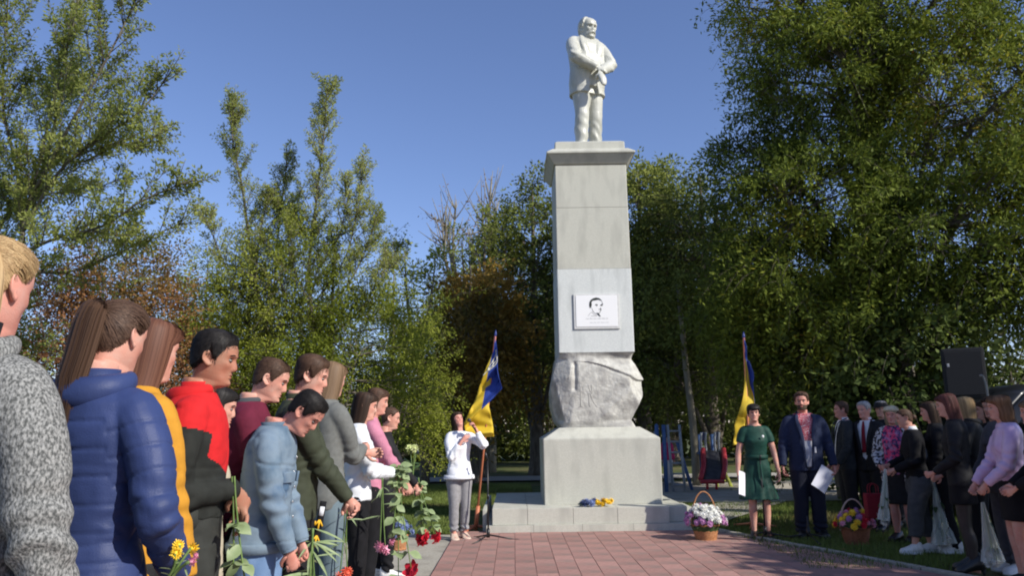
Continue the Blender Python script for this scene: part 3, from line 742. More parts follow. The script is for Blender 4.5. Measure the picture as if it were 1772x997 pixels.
def face_rings(sex, fat=0.):
    zs = np.unique(np.concatenate([np.linspace(-.10, 0, 10), np.linspace(0, .15, 50), np.linspace(.15, .22, 14), [.223, .2245, .2255]]))
    P = head_base(zs); a = ANG[None, :]; z = zs[:, None]
    g = lambda a0, sa, z0, sz: np.exp(-((np.abs(a) - a0) / sa) ** 2 - ((z - z0) / sz) ** 2)
    k = 1. if sex == 'm' else .8
    nose = np.interp(zs, [.066, .072, .082, .092, .11, .126, .135], [0, .012, .020, .018, .011, .005, 0])[:, None] * np.exp(-(a / np.interp(zs, [.07, .08, .1, .13], [.20, .18, .12, .09])[:, None]) ** 2) * k
    d = nose - .011 * g(.37, .20, .117, .015) + .005 * g(0.25, .4, .138, .009) * k + .004 * g(.62, .25, .092, .016)
    d += .004 * g(0, .22, .0535, .004) + .0045 * g(0, .20, .041, .004) - .003 * g(0, .28, .0475, .0025) - .004 * g(0, .3, .03, .005) + .005 * g(0, .25, .012, .010) * k
    d += .006 * fat * g(.9, .5, .03, .03) + (.003 if sex == 'm' else -.001) * g(1.0, .3, .02, .02)
    d -= .004 * g(.75, .22, .055, .02)
    dirv = np.stack([np.cos(ANG), .8 * np.sin(ANG), np.zeros(NA)], 1)[None]
    return P + d[:, :, None] * dirv, zs
def bend(P, pitch, yaw, roll=0.):
    P = np.asarray(P, float).copy(); wgt = sstep((P[:, 2] + .09) / .09)
    x, z = P[:, 0] + .02, P[:, 2] + .07; a = pitch * wgt
    P[:, 0] = x * np.cos(a) + z * np.sin(a) - .02; P[:, 2] = -x * np.sin(a) + z * np.cos(a) - .07
    x, y = P[:, 0] + .02, P[:, 1].copy(); a = yaw * wgt
    P[:, 0] = x * np.cos(a) - y * np.sin(a) - .02; P[:, 1] = x * np.sin(a) + y * np.cos(a)
    if roll:
        y, z = P[:, 1].copy(), P[:, 2] + .07; a = roll * wgt; P[:, 1] = y * np.cos(a) - z * np.sin(a); P[:, 2] = y * np.sin(a) + z * np.cos(a) - .07
    return P
def ear(side):
    th = np.linspace(0, 2 * PI, 18, endpoint=False); Rg = []
    for r, off in ((1., .0), (1.08, .008), (1., .014), (.72, .011), (.45, .004), (.1, .003)):
        x = -.012 + r * .019 * np.cos(th) - .006 * np.sin(th) ; z = .104 + r * .033 * np.sin(th) * np.where(np.sin(th) < 0, .95, 1) 
        x = x + .006 * (np.sin(th) < -.5)
        y = side * (.069 + off + .010 * (-np.cos(th)) * min(r, 1))
        Rg.append(np.column_stack([x, y, z]))
    V, F = rings_mesh(Rg)
    return V, (F if side > 0 else [f[::-1] for f in F])
HL = {'m': ([0, .5, .95, 1.15, 1.35, 1.5, 1.65, 1.85, 2.3, PI], [.184, .183, .170, .140, .095, .098, .140, .075, .040, .03]),
      'f': ([0, .5, .95, 1.15, 1.35, 1.5, 1.65, 1.85, 2.3, PI], [.184, .180, .168, .150, .118, .128, .142, .070, .035, .02]),
      'fringe': ([0, .5, .8, 1.0, 1.3, 1.5, 1.65, 1.85, 2.3, PI], [.142, .143, .150, .13, .07, .08, .10, .05, .02, .01]),
      'bald': ([0, .5, .95, 1.15, 1.35, 1.5, 1.65, 1.85, 2.3, PI], [.30, .30, .26, .19, .10, .10, .140, .08, .045, .035])}
def strands(paths, w=.0022):
    """paths (m,k,3) -> two-sided ribbons lying across the outward direction"""
    P = np.asarray(paths, float); m, k, _ = P.shape
    T = np.gradient(P, axis=1); out = P - np.array([-.01, 0, .1]); out[:, :, 2] *= .3
    S = np.cross(T, out); S /= np.linalg.norm(S, axis=2)[:, :, None] + 1e-9
    tp = np.linspace(1, .35, k)[None, :, None] * w
    V = np.stack([P - S * tp, P + S * tp], 2).reshape(-1, 3)
    b = (np.arange(m)[:, None] * k + np.arange(k - 1)[None]) * 2
    F = np.stack([b, b + 1, b + 3, b + 2], 2).reshape(-1, 4)
    return V, F
class Hair:
    def __init__(s): s.V = []; s.F = []; s.T = []; s.n = 0
    def add(s, VF, tint):
        V, F = VF; F = [tuple(int(i) + s.n for i in f) for f in F]; s.V.append(np.asarray(V)); s.F += F; s.n += len(V)
        s.T.append(np.broadcast_to(np.asarray(tint, float), (len(F),)) if np.ndim(tint) == 0 else np.asarray(tint, float)); return s
    def ribs(s, paths, w=.0022, t=None):
        paths = np.asarray(paths); m, k, _ = paths.shape; t = rng.random(m) if t is None else t
        return s.add(strands(paths, w), np.repeat(t, k - 1))
def cap_hair(h, line, th, n=500, mode='down', tie=(-.11, 0, .15), ln=.045, lift=.004, tint=.42, top=0.):
    zs = np.concatenate([np.linspace(.0, .17, 40), np.linspace(.175, .2255, 22)]); a = np.abs(ANG)
    zl = np.interp(a, *HL[line]) + .004 * np.sin(ANG * 23) + .003 * np.sin(ANG * 41 + 1)
    k = sstep((zs[:, None] - zl[None]) / .03); out = -.006 + (th + .006) * k + top * sstep((zs[:, None] - .12) / .09) * k
    out += (.0015 * np.sin(ANG * 37)[None] * k if mode != 'back' else 0)
    P = head_base(zs, out)
    h.add(rings_mesh(P, caps=True), tint)
    if n:
        aa = rng.uniform(-PI, PI, n); zlo = np.interp(np.abs(aa), *HL[line]); zz = np.clip(zlo - .002 + (.226 - zlo) * rng.random(n) ** .75, 0, .2249)
        u = np.linspace(0, 1, 7)[None]; one = np.ones_like(u); A = aa[:, None] * one; jit = rng.normal(0, 1, (n, 1)); lf = lift * rng.random((n, 1)) ** 1.5
        def offs(a_, z_): k_ = sstep((z_ - np.interp(np.abs(a_), *HL[line])) / .03); return -.003 + (th + .004) * k_ + top * sstep((z_ - .12) / .09) * k_
        if mode == 'back':
            p0 = head_pt(aa, zz, offs(aa, zz)); t_ = np.asarray(tie) + rng.normal(0, .006, (n, 3)); c = np.array([-.005, 0, .12])
            p = p0[:, None] * (1 - u[..., None]) + t_[:, None] * u[..., None]; d = p - c; r = np.linalg.norm(d, axis=2)
            r0 = np.linalg.norm(p0 - c, axis=1)[:, None] * (1 - u) + np.linalg.norm(t_ - c, axis=1)[:, None] * u
            L = c + d / (r[..., None] + 1e-9) * (np.maximum(r, r0 * .995) + .0015 + lf * .6 * np.sin(u * PI))[..., None]
            wv = rng.normal(0, .003, (n, 1)) * np.sin(u * PI); L[:, :, 1] += wv
        else:
            l_ = ln * rng.uniform(.5, 1.3, (n, 1))
            if mode == 'fwd': A2 = A * (1 - .35 * u * l_ / .05); Z2 = zz[:, None] - l_ * u * .5
            else: A2 = A + .15 * u * np.sign(A) + jit * .10 * u; Z2 = zz[:, None] - l_ * u * np.where(np.abs(A) > .8, 1, .5)
            Z2 = np.maximum(Z2, 0); L = head_pt(A2, Z2, offs(A2, Z2) + (lf + .001) * u)
        h.ribs(L, .0011)
def tail(h, path, rad, n=260, tint=.42, wave=0.):
    path = spline(path, 16); rad = np.interp(np.linspace(0, 1, 16), np.linspace(0, 1, len(rad)), rad)
    h.add(tube(path, rad * .8, 12, round_end=True), tint)
    T = np.gradient(path, axis=0); T /= np.linalg.norm(T, axis=1)[:, None]
    th = rng.uniform(0, 2 * PI, n); rr = np.where(rng.random(n) < .12, rng.uniform(1.1, 1.5, n), rng.uniform(.7, 1.12, n)); u = np.array([0, 1., 0])
    S = np.cross(T, u); S /= np.linalg.norm(S, axis=1)[:, None] + 1e-9; U = np.cross(S, T)
    ph = rng.uniform(0, 6, n)
    Pp = path[None] + (np.cos(th)[:, None, None] * S[None] + np.sin(th)[:, None, None] * U[None]) * (rad[None] * rr[:, None])[:, :, None]
    if wave: Pp[:, :, 1] += wave * np.sin(np.arange(16) * .9 + ph[:, None])
    h.ribs(Pp, .0016)
def curtain(h, length, w=1., n=600, tint=.42, wave=0., front=.028, fringe=False, puff=.0, backlen=None):
    """long loose hair: rings from the crown down over ears, back and shoulders"""
    zs = [.236, .233, .222, .205, .185, .165, .135, .10, .05, 0., -.05, -.10]; end = -length
    while zs[-1] - .06 > end: zs.append(zs[-1] - .06)
    zs.append(end); zs = np.array(zs)
    Z = [.236, .233, .222, .205, .185, .165, .135, .10, .05, 0., -.05, -.10, -.2, -.4, -.6]
    Ff = [.003, .035, .070, .094, .099, .080 if not fringe else .098, .045 if not fringe else .09, front, front - .004, front - .01, front - .016, .004, -.01, -.02, -.04]
    Bb = [-.008, -.045, -.082, -.104, -.112, -.116, -.119, -.119, -.115, -.110, -.108, -.112, -.122, -.125, -.12]
    Ww = [.003, .034, .063, .081, .086, .089, .091, .092, .090, .087, .085, .088, .092, .085, .07]
    F, B, W_ = (np.interp(-zs, -np.array(Z), q) for q in (Ff, Bb, Ww)); W_ = W_ * w; B = B * w
    k = sstep((zs - .05) / -.1 + .5) * puff; W_ = W_ + k; B = B - k
    tp = np.clip((zs - end) / .10, .0, 1) ** .5 * .5 + .5; W_ = np.where(zs < -.1, W_ * tp, W_)
    n_a = 60; a = np.linspace(-PI, PI, n_a, endpoint=False); c, s = np.cos(a), np.sin(a)
    rip = 1 + .018 * np.sin(a * 19 + 1)[None] + .012 * np.sin(a * 31)[None]
    x = np.where(c > 0, F[:, None] * np.abs(c) ** .8, B[:, None] * np.abs(c) ** .9) * rip; y = W_[:, None] * np.sign(s) * np.abs(s) ** .85 * rip
    P = np.stack([x, y, np.broadcast_to(zs[:, None], x.shape)], 2)
    if wave: P[:, :, 1] += wave * np.sin(zs * 45)[:, None] * np.sign(s)[None]; P[:, :, 0] += wave * .6 * np.cos(zs * 45)[:, None]
    # a fringe of locks at the end
    P[-1, :, 2] += .03 * np.sin(a * 9) + .02 * np.sin(a * 17)
    h.add(rings_mesh(P), tint)
    j = rng.integers(0, n_a, n); fr = rng.random(n)[:, None, None]
    Pp = P[:, j].transpose(1, 0, 2) * (1 - fr) + P[:, (j + 1) % n_a].transpose(1, 0, 2) * fr
    ctr = np.array([-.03, 0, 0]); d = Pp * [1, 1, 0] - ctr; d /= np.linalg.norm(d, axis=2)[:, :, None] + 1e-9
    Pp = Pp + d * (rng.random(n) * .006)[:, None, None]; Pp[:, -1, 2] -= rng.random(n) * .04; Pp[:, 0] = Pp[:, 0] * .4 + Pp[:, 1] * .6
    Pp[:, -1] += rng.normal(0, .008, (n, 3))
    h.ribs(Pp[:, 1:], .0019)

TM = np.array([(.44, .095, .062, .072), (.50, .098, .064, .078), (.55, .094, .065, .068), (.60, .090, .064, .061), (.66, .094, .065, .061), (.72, .101, .070, .066), (.775, .104, .064, .070), (.812, .098, .055, .065), (.836, .072, .043, .053), (.862, .040, .034, .041)])
TF = np.array([(.44, .100, .064, .074), (.50, .101, .062, .080), (.55, .092, .061, .064), (.60, .078, .056, .054), (.66, .080, .060, .056), (.72, .087, .077, .060), (.775, .089, .057, .063), (.812, .084, .047, .058), (.836, .062, .037, .047), (.862, .037, .031, .038)])

class Person:
    def __init__(s, label, x, y, yaw, H, sex='m', skin='fair', voxel=None, group=None, lean=0., bulk=1., pitch=.2, hyaw=0., hroll=0.,
                 wr=None, wl=None, stance=(0, 0), belly=0., face=True, cat='person', name='person', z=0., fat=0., pole=(-.6, .55, -.1), foot=.052, hs=None, ek=.62, arml=1.):
        s.ek = ek
        s.H, s.sex, s.lean, s.bulk, s.belly = H, sex, lean, bulk, belly
        s.v = voxel or float(np.clip(math.hypot(x, y) * .0018, .0075, .0135))
        s.near = math.hypot(x, y) < 6.5
        s.root = empty(name, (x, y, z), yaw, label, cat, group)
        s.pitch, s.hyaw, s.hroll = pitch, hyaw, hroll
        s.hs = (hs or H * .118) / HH; s.skin = skin; s.fat = fat
        T = (TM if sex == 'm' else TF).copy() * H; T[:, 1:] *= bulk
        if ek < 1: T[:, 2:] *= .93; T[:, 1] *= .97
        T[:, 2] += belly * np.exp(-((T[:, 0] / H - .60) / .08) ** 2)
        s.T = T; s.sw = (.100 if sex == 'm' else .088) * H * (1 + (bulk - 1) * .6)
        s.hz = H - HH * s.hs - .010
        wr = wr or (.03, .155, .47); wl = wl or (.03, .155, .47)
        s.arm = {}
        for sd, wv in ((-1, wr), (1, wl)):
            S = np.array([s.lx(.80 * H), sd * s.sw, .802 * H]); Wp = np.array([wv[0] * H, sd * wv[1] * H, wv[2] * H])
            l1, l2 = .178 * H * arml, .150 * H * arml; D = Wp - S; dist = np.linalg.norm(D)
            if dist > (l1 + l2) * .995: D *= (l1 + l2) * .995 / dist; Wp = S + D; dist = np.linalg.norm(D)
            aa = (l1 * l1 - l2 * l2 + dist * dist) / (2 * dist); hgt = math.sqrt(max(l1 * l1 - aa * aa, 1e-6))
            pv = np.array([pole[0], sd * pole[1], pole[2]]); u = D / dist; pv = pv - u * (pv @ u); pv /= np.linalg.norm(pv)
            s.arm[sd] = (S, S + u * aa + pv * hgt, Wp)
        s.leg = {}
        for sd, st in ((-1, stance[0]), (1, stance[1])):
            hip = np.array([0, sd * .050 * H, .50 * H]); an = np.array([st * H - .008 * H, sd * foot * H, .042 * H]); kn = hip * .46 + an * .54 + [.012 * H, 0, 0]
            s.leg[sd] = (hip, kn, an)
        s.hands = {}
    def lx(s, z): return s.lean * np.clip((z - .5 * s.H) / (.33 * s.H), 0, 1.4) ** 1.6
    def torso(s, z0, z1, ease=.02, flare=0., n=44, e=2.35, m=26, zflare=None, opening=None, pleats=0, puff=None):
        ease = ease * s.ek; H = s.H; zs = np.linspace(z0 * H, z1 * H, m); Rg = []; an = np.linspace(0, 2 * PI, n, endpoint=False); c, sn = np.cos(an), np.sin(an)
        for z in zs:
            hw, fr, bk = (np.interp(z, s.T[:, 0], s.T[:, q]) for q in (1, 2, 3))
            if z < s.T[0, 0]: k = (s.T[0, 0] - z); hw += flare * k; fr += flare * k; bk += flare * k
            ez = ease * float(np.interp(z / H, [.79, .86], [1, .6]))
            if puff is not None: ez = ez + puff(z)
            pl = 1 + (pleats * np.clip((zflare * H - z) / (.25 * H), 0, 1) * np.cos(an * 13) if pleats else 0)
            r = (np.abs(c) ** e + np.abs(sn) ** e) ** (-1 / e)
            f_, b_, w_ = fr + ez, bk + ez, hw + ez
            x = np.where(c > 0, f_, b_) * c * r * pl; y = w_ * sn * r * pl
            if opening is not None:
                ow = opening(z / H); cut = sstep((ow * H - np.abs(y)) / .02 + .5) * (c > 0); x = x - cut * (ez + .022)
            Rg.append(np.column_stack([x + s.lx(z), y, np.full(n, z)]))
        return rings_mesh(Rg)
    def sleeve(s, sd, ease=.012, end=.97, cuff=1., short=None, root=True):
        ease = ease * s.ek; H = s.H; S, E, Wp = s.arm[sd]; b = s.bulk * (.94 if s.ek < 1 else 1)
        inn = np.array([S[0], sd * .045 * H, .797 * H])
        Wq = E + (Wp - E) * end
        P = [inn, S + [0, -sd * .012 * H, -.004 * H], S * .6 + E * .4 + [0, sd * .004 * H, 0], S * .2 + E * .8, E, E * .75 + Wq * .25, E * .4 + Wq * .6, Wq]
        r = np.array([.034, .037, .033, .029, .0275, .027, .024, .020 * cuff]) * H * b + ease * np.array([.7, .8, 1, 1, 1.05, 1, 1, .9])
        if short is not None:
            Sq = S + (E - S) * short; P = [inn, S + [0, -sd * .012 * H, -.004 * H], S * .5 + Sq * .5, Sq]; r = np.array([.034, .037, .035, .034]) * H * b + ease
        return tube(P, r, 18, seg=30, up=(1, 0, .05))
    def legs(s, top=.56, hem=.03, ease=.012, taper=1., wide=1.):
        H = s.H; sh = [s.torso(.455, top, ease, m=14)]
        for sd in (-1, 1):
            hip, kn, an = s.leg[sd]; e_ = an + (kn - an) * ((hem - .042) / .24)
            P = [hip + [0, 0, .02 * H], hip - [0, 0, .05 * H], hip * .5 + kn * .5, kn, kn * .5 + e_ * .5 - [.006 * H, 0, 0], e_]
            r = np.array([.05, .053, .046, .036, .034, .026 * taper]) * H * s.bulk * wide + ease * np.array([.6, .9, 1, 1, 1.2, 1.2])
            sh.append(tube(P, r, 18, seg=32, up=(1, 0, 0)))
        return sh
    def cloth(s, name, shells, m, voxel=None, wr=.006, wscale=(9, 9, 14), smooth=3, paint=None, disp=None, mats=None, parent=None, label=None):
        V, F, N = fuse(shells, voxel or s.v, smooth)
        off = (abs(hash(name)) % 7) + s.H * 37
        # soft folds plus a few long slanting creases
        w_ = np.asarray(wscale, float); q_ = np.column_stack([V[:, 0] * w_[0] * .45 + V[:, 2] * 2.2, V[:, 1] * w_[1] * .45 + V[:, 2] * 1.6, V[:, 2] * w_[2] * .95]) + off
        cr = vnoise(q_ + .5 * vnoise(V * 5)[:, None]); msk = np.clip(vnoise(V * 4.3 + off + 3) * 3 + .35, 0, 1)
        d = wr * (.65 * fbm(V * w_ * [.8, .8, 1.1] + off, 3) - .55 * msk * np.exp(-(cr / .05) ** 2))
        for sd in (-1, 1):
            E = s.arm[sd][1]; k = np.exp(-(((V - E) ** 2).sum(1)) / .011); u = s.arm[sd][2] - s.arm[sd][0]; u /= np.linalg.norm(u)
            d += k * wr * .8 * np.sin((V - E) @ u * 80 + 9 * vnoise(V * 9 + off)) 
            kk, an = s.leg[sd][1], s.leg[sd][2]; k = np.exp(-((V[:, 2] - an[2] - .05) / .07) ** 2) * (V[:, 2] < kk[2]); d += k * wr * 1.1 * np.sin(V[:, 2] * 85 + V[:, 0] * 25 + 5 * vnoise(V * 9))
        if disp is not None: d = d + disp(V)
        V = V + N * d[:, None]
        mi = None
        if paint is not None:
            Fa = np.asarray(F) if isinstance(F, np.ndarray) else None
            cen = V[Fa].mean(1) if Fa is not None else np.array([V[list(f)].mean(0) for f in F]); mi = paint(cen).astype(np.int32)
        o = obj(name, V, F, mats or m, parent or s.root, mi)
        if label: o['label'] = label
        return o
    def limb_coord(s, V):
        """(is sleeve, distance along the arm, side) for garment vertices"""
        best = np.full(len(V), 9.); tt = np.zeros(len(V))
        for sd in (-1, 1):
            S, E, Wp = s.arm[sd]
            for a, b, o in ((S, E, 0.), (E, Wp, np.linalg.norm(E - S))):
                L = np.linalg.norm(b - a); u = (b - a) / L; t = np.clip((V - a) @ u, 0, L); d = np.linalg.norm(V - a - t[:, None] * u, axis=1)
                tt = np.where(d < best, o + t, tt); best = np.minimum(best, d)
        return best < .055 * s.H * s.bulk, tt
    def hand(s, sd, d, n, curl=.6, thumb=1):
        """palm shell and finger shells; d along the fingers, n out of the palm"""
        Wp = s.arm[sd][2]; k = s.H / 1.75 * .94; d = unit(d); n = np.asarray(n, float); n = unit(n - d * (n @ d)); t = np.cross(n, d) * thumb
        palm = tube([Wp - d * .02 * k, Wp + d * .01 * k, Wp + d * .045 * k, Wp + d * .088 * k], np.array([.024, .027, .038, .040]) * k, 12, seg=8, flat=[.75, .65, .42, .34], up=n, round_end=True)
        fs = []
        for off, ln in ((.030, .068), (.0105, .078), (-.009, .073), (-.028, .058)):
            p = Wp + d * (.082 - abs(off) * .15) * k + t * off * k; P = [p]; ln *= k
            for th, q in ((curl * .35, .42), (curl * 1.15, .33), (curl * 1.75, .25)):
                p = p + (d * math.cos(th) + n * math.sin(th)) * ln * q * 1.05; P.append(p)
            fs.append(tube(P, np.array([.0095, .0088, .008, .0066]) * k, 8, seg=8, round_end=True))
        p = Wp + d * .022 * k + t * .026 * k; q = p + (d * .62 + t * .6 + n * .4) * .045 * k; fs.append(tube([p, q, q + (d * .85 + t * .1 + n * .45) * .032 * k], np.array([.013, .011, .008]) * k, 8, seg=7, round_end=True))
        s.hands[sd] = Wp + d * .06 * k + n * .02 * k
        return palm, fs
    def body(s, eyes=True, hands=None, bare_legs=False, bare_arms=False, brow=None, bare_feet=True, sleeve_arm=True, neck_low=0., mouth=False, beard=None):
        H = s.H; sk = SKIN[s.skin]; sh = [s.torso(.46, .846, -.022 if not bare_arms else -.016, m=16, n=24)]
        # neck
        sh.append(tube([(s.lx(.8 * H) - .012 * H, 0, .79 * H), (s.lx(.84 * H) - .006 * H, 0, .84 * H), (s.lx(.85 * H) - .002 * H, 0, s.hz + .01)], np.array([.05, .036, .034]) * H, 14, seg=6))
        fing = []
        hands = hands or {}
        for sd in (-1, 1):
            S, E, Wp = s.arm[sd]; b = s.bulk
            sh.append(tube([[S[0], sd * .05 * H, .797 * H], S + [0, -sd * .01 * H, -.006 * H], S * .5 + E * .5, E, E * .6 + Wp * .4, Wp], np.array([.030, .0315, .0275, .0225, .0215, .0150]) * H * (b if bare_arms else .9), 12, seg=18, up=(1, 0, .05)))
            hd = hands.get(sd, dict(d=(Wp - E), n=(0, -sd, 0)))
            palm, fs = s.hand(sd, **hd); sh.append(palm); fing += fs
            hip, kn, an = s.leg[sd]; lk = 1. if bare_legs else .75
            sh.append(tube([hip + [0, 0, .02 * H], hip * .5 + kn * .5, kn, kn * .65 + an * .35 - [.008 * H, 0, 0], kn * .2 + an * .8, an], np.array([.05, .042, .0305, .031, .0205, .019]) * H * lk * (s.bulk if bare_legs else 1), 12, seg=20, up=(1, 0, 0)))
            fx = an + [0, 0, -.004 * H]
            sh.append(tube([fx + [-.025 * H, 0, -.018 * H], fx + [.02 * H, 0, -.012 * H], fx + [.075 * H, sd * .006 * H, -.026 * H]], np.array([.018, .02, .016]) * H * .8, 10, seg=6))
        V, F, N = fuse(sh, max(s.v * 1.25, .011) if not bare_legs else max(s.v, .0105), 3)
        mb = MB(); mb.add((V, F)); off = np.array([s.lx(.9 * H) + .012 * H, 0, s.hz])
        s.hoff = off
        put = lambda VF: (bend(VF[0], s.pitch, s.hyaw, s.hroll) * s.hs + off, VF[1])
        s.put = put
        P, zs = face_rings(s.sex, s.fat); Vh, Fh = rings_mesh(P); n0 = mb.n; mb.add(put((Vh, Fh)))
        # lips and eyes by place on the face
        k = len(zs)
        for f in range((k - 1) * NA):
            i, j = divmod(f, NA); z = zs[i]; a = abs(ANG[j])
            if .036 < z < .0575 and a < .27 - abs(z - .0475) * 9: mb.M[len(V[:0]) + len(F) + f] = 1
            if beard and a < 1.5 and z < .066 - .02 * (a < .25) * (z > .033) * 0 and z > -.005 and not (.038 < z < .056 and a < .24): mb.M[len(F) + f] = 4
        for sd in (-1, 1):
            mb.add(put(ear(sd)))
            if eyes:
                e0 = np.array([.0745, sd * .0315, .1165]); mb.add(put(ball(e0, .0122, 10, 7, (1, 1.15, .5))), 2)
                mb.add(put(ball(e0 + [.0088, sd * .001, -.001], .0055, 8, 6, (.9, 1, 1))), 3)
            mb.add(put(tube([(.092, sd * .013, .139), (.089, sd * .032, .143), (.077, sd * .052, .137)], [.003, .0034, .0018], 6, seg=6)), 3 if brow is None else 4)
        for f in fing: mb.add(f)
        ms = [sk, mat('lips_' + s.skin, tuple(np.array(SKINC[s.skin]) * [.92, .58, .58]), rough=.45), mat('eye_white', (.24, .21, .19), rough=.3), mat('iris', (.035, .025, .02), rough=.3), brow or mat('brow_brown', (.06, .04, .025), rough=.9)]
        s.body_o = mb.build('body', ms, s.root); return s
    def hair_obj(s, h, m, name='hair'):
        V, F = np.concatenate(h.V), h.F; V, _ = s.put((V, F))
        return obj(name, V, F, m, s.root, tint=np.concatenate(h.T))
    def shoes(s, m, kind='shoe', sole=None, L=.150, hgt=1.):
        sole = sole or mat('shoe_sole', (.03, .03, .03), rough=.9)
        H = s.H
        for sd in (-1, 1):
            an = s.leg[sd][2]; L_ = L * H; x = np.array([-.30, -.27, -.15, .0, .2, .42, .6, .68, .70]) * L_; hw = np.array([.10, .18, .21, .20, .22, .265, .22, .11, .03]) * L_ * .92
            top = np.array([.22, .42, .46, .44, .33, .25, .2, .13, .07]) * L_ * hgt; Rg = []; a = np.linspace(0, 2 * PI, 16, endpoint=False)
            heel = {'heel': .055, 'shoe': .018, 'sneaker': .026}[kind]; lift = np.interp(x / L_, [-.3, .1, .4, .7], [heel, heel * .8, .012, .014])
            for i in range(len(x)):
                c, s_ = np.cos(a), np.sin(a); z = np.where(s_ > 0, np.abs(s_) ** .8 * top[i], 0) + lift[i]
                Rg.append(np.column_stack([np.full(16, x[i]), hw[i] * np.sign(c) * np.abs(c) ** .6, z]))
            mb = MB(); mb.add(rings_mesh(Rg), 0)
            if kind == 'heel':
                mb.add(tube([(-.24 * L_, 0, 0), (-.25 * L_, 0, heel + .01)], [.009, .022], 8), 1); z1 = .014; xs_ = [(.15, .23), (.42, .27), (.6, .23), (.70, .05)]
            else: xs_ = [(-.31, .06), (-.27, .19), (0, .215), (.42, .275), (.6, .235), (.715, .05)]; z1 = heel
            t = [(xx * L_, w_ * L_ * .95) for xx, w_ in xs_]; pl = t + [(x_, -y_) for x_, y_ in t[::-1]]; n_ = len(pl)
            Vs = [(x_, y_, .001) for x_, y_ in pl] + [(x_, y_, z1) for x_, y_ in pl]
            mb.add((Vs, [tuple(range(n_)), tuple(range(n_, 2 * n_))[::-1]] + [(i, n_ + i, n_ + (i + 1) % n_, (i + 1) % n_) for i in range(n_)]), 1)
            mb.build('shoe', [m, sole], s.root, loc=(an[0], an[1], 0), rot=(0, 0, sd * .12))
    def W(s, p):
        """a local point in the world"""
        a = s.root.rotation_euler.z; c, n = math.cos(a), math.sin(a); L = s.root.location
        return np.array([p[0] * c - p[1] * n + L.x, p[0] * n + p[1] * c + L.y, p[2] + L.z])
def band(rings, th, n=40, gap=0.):
    """ring-shaped strip (collar, hem, cuff): rings (z, rx, ry, x offset)"""
    a = np.linspace(gap, 2 * PI - gap, n, endpoint=gap > 0); prof = [(z, rx, ry, xo) for z, rx, ry, xo in rings] + [(z, rx - th, ry - th, xo) for z, rx, ry, xo in rings[::-1]]
    R_ = np.array([np.column_stack([xo + rx * np.cos(a), ry * np.sin(a), np.full(n, z)]) for z, rx, ry, xo in prof]); R_ = np.concatenate([R_, R_[:1]])
    k = len(prof); V = R_[:k].reshape(-1, 3); F = []
    for i in range(k):
        for j in range(n if gap == 0 else n - 1):
            F.append((i * n + j, i * n + (j + 1) % n, ((i + 1) % k) * n + (j + 1) % n, ((i + 1) % k) * n + j))
    if gap: F += [tuple(i * n for i in range(k)), tuple(i * n + n - 1 for i in range(k))[::-1]]
    return V, F
def hood(s, r=.042, w=.085, drop=.035, back=.075):
    """hood lying on the back of the neck"""
    H = s.H; z = .852 * H; x0 = s.lx(z) - .01; P = []; rr = []
    for t in np.linspace(-2.35, 2.35, 13):
        k = math.cos(t / 2.35 * PI / 2); P.append((x0 - math.cos(t) * back * (1. if abs(t) < 1.57 else 1.1), math.sin(t) * w, z + .012 - drop * k + .0)); rr.append(r * (.45 + .55 * k))
    return tube(P, rr, 14, seg=28, flat=[1.15] * 13, up=(0, 0, 1), round_end=True)
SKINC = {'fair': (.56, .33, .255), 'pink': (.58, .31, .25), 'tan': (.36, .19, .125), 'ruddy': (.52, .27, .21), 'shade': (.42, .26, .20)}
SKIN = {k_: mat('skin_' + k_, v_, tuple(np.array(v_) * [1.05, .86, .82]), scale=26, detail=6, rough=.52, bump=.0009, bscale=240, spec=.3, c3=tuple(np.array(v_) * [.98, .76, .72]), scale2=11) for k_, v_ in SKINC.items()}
def hairmat(name, a, b, c): return tint_mat('hair_' + name, [a, b, c], rough=.58, spec=.22)
HM = {'blonde': hairmat('blonde', (.26, .16, .075), (.36, .235, .11), (.47, .33, .17)), 'brown': hairmat('brown', (.055, .03, .02), (.08, .045, .029), (.12, .07, .045)),
      'auburn': hairmat('auburn', (.08, .032, .02), (.115, .048, .03), (.16, .072, .043)), 'black': hairmat('black', (.008, .007, .007), (.016, .014, .013), (.03, .026, .024)),
      'light_brown': hairmat('light_brown', (.13, .08, .045), (.17, .108, .062), (.22, .145, .085)), 'grey': hairmat('grey', (.25, .24, .23), (.38, .37, .36), (.5, .49, .48)),
      'pale_blonde': hairmat('pale_blonde', (.42, .34, .21), (.58, .49, .33), (.72, .63, .46)), 'dark_brown': hairmat('dark_brown', (.022, .013, .009), (.04, .024, .016), (.075, .045, .03)),
      'red_brown': hairmat('red_brown', (.06, .025, .02), (.10, .035, .03), (.15, .06, .05))}
# ================================================================== people: the row on the left
def cl(name, c, var=.8, scale=18, bump=.0012, bscale=220, rough=.85, **k):
    return mat('cloth_' + name, c, tuple(np.array(c) * var), scale=scale, bump=bump, bscale=bscale, rough=rough, spec=.2, **k)
melange = mat('cloth_grey_melange', (.075, .078, .075), (.30, .30, .287), scale=190, lo=.38, hi=.64, detail=4, stretch=(1, 1, .6), bump=.004, bscale=90, rough=.95, spec=.1)
blueq = cl('blue_quilt', (.034, .052, .145), .78, bump=.0008, rough=.5, scale=5)
mustard = cl('mustard', (.50, .235, .025), .85); redm = cl('red_fleece', (.55, .018, .02), .85); blackf = cl('charcoal_fleece', (.022, .024, .021), .7)
charc = cl('charcoal_trousers', (.035, .037, .033), .75); cream = cl('cream', (.55, .48, .36), .9); maroon = cl('maroon', (.13, .015, .035), .8); greyd = cl('dark_grey', (.07, .075, .08), .8)
denim = mat('denim', (.065, .115, .175), (.30, .365, .41), scale=5, lo=.3, hi=.72, detail=6, bump=.0016, bscale=300, rough=.9, c3=(.07, .12, .19), scale2=5, spec=.12)
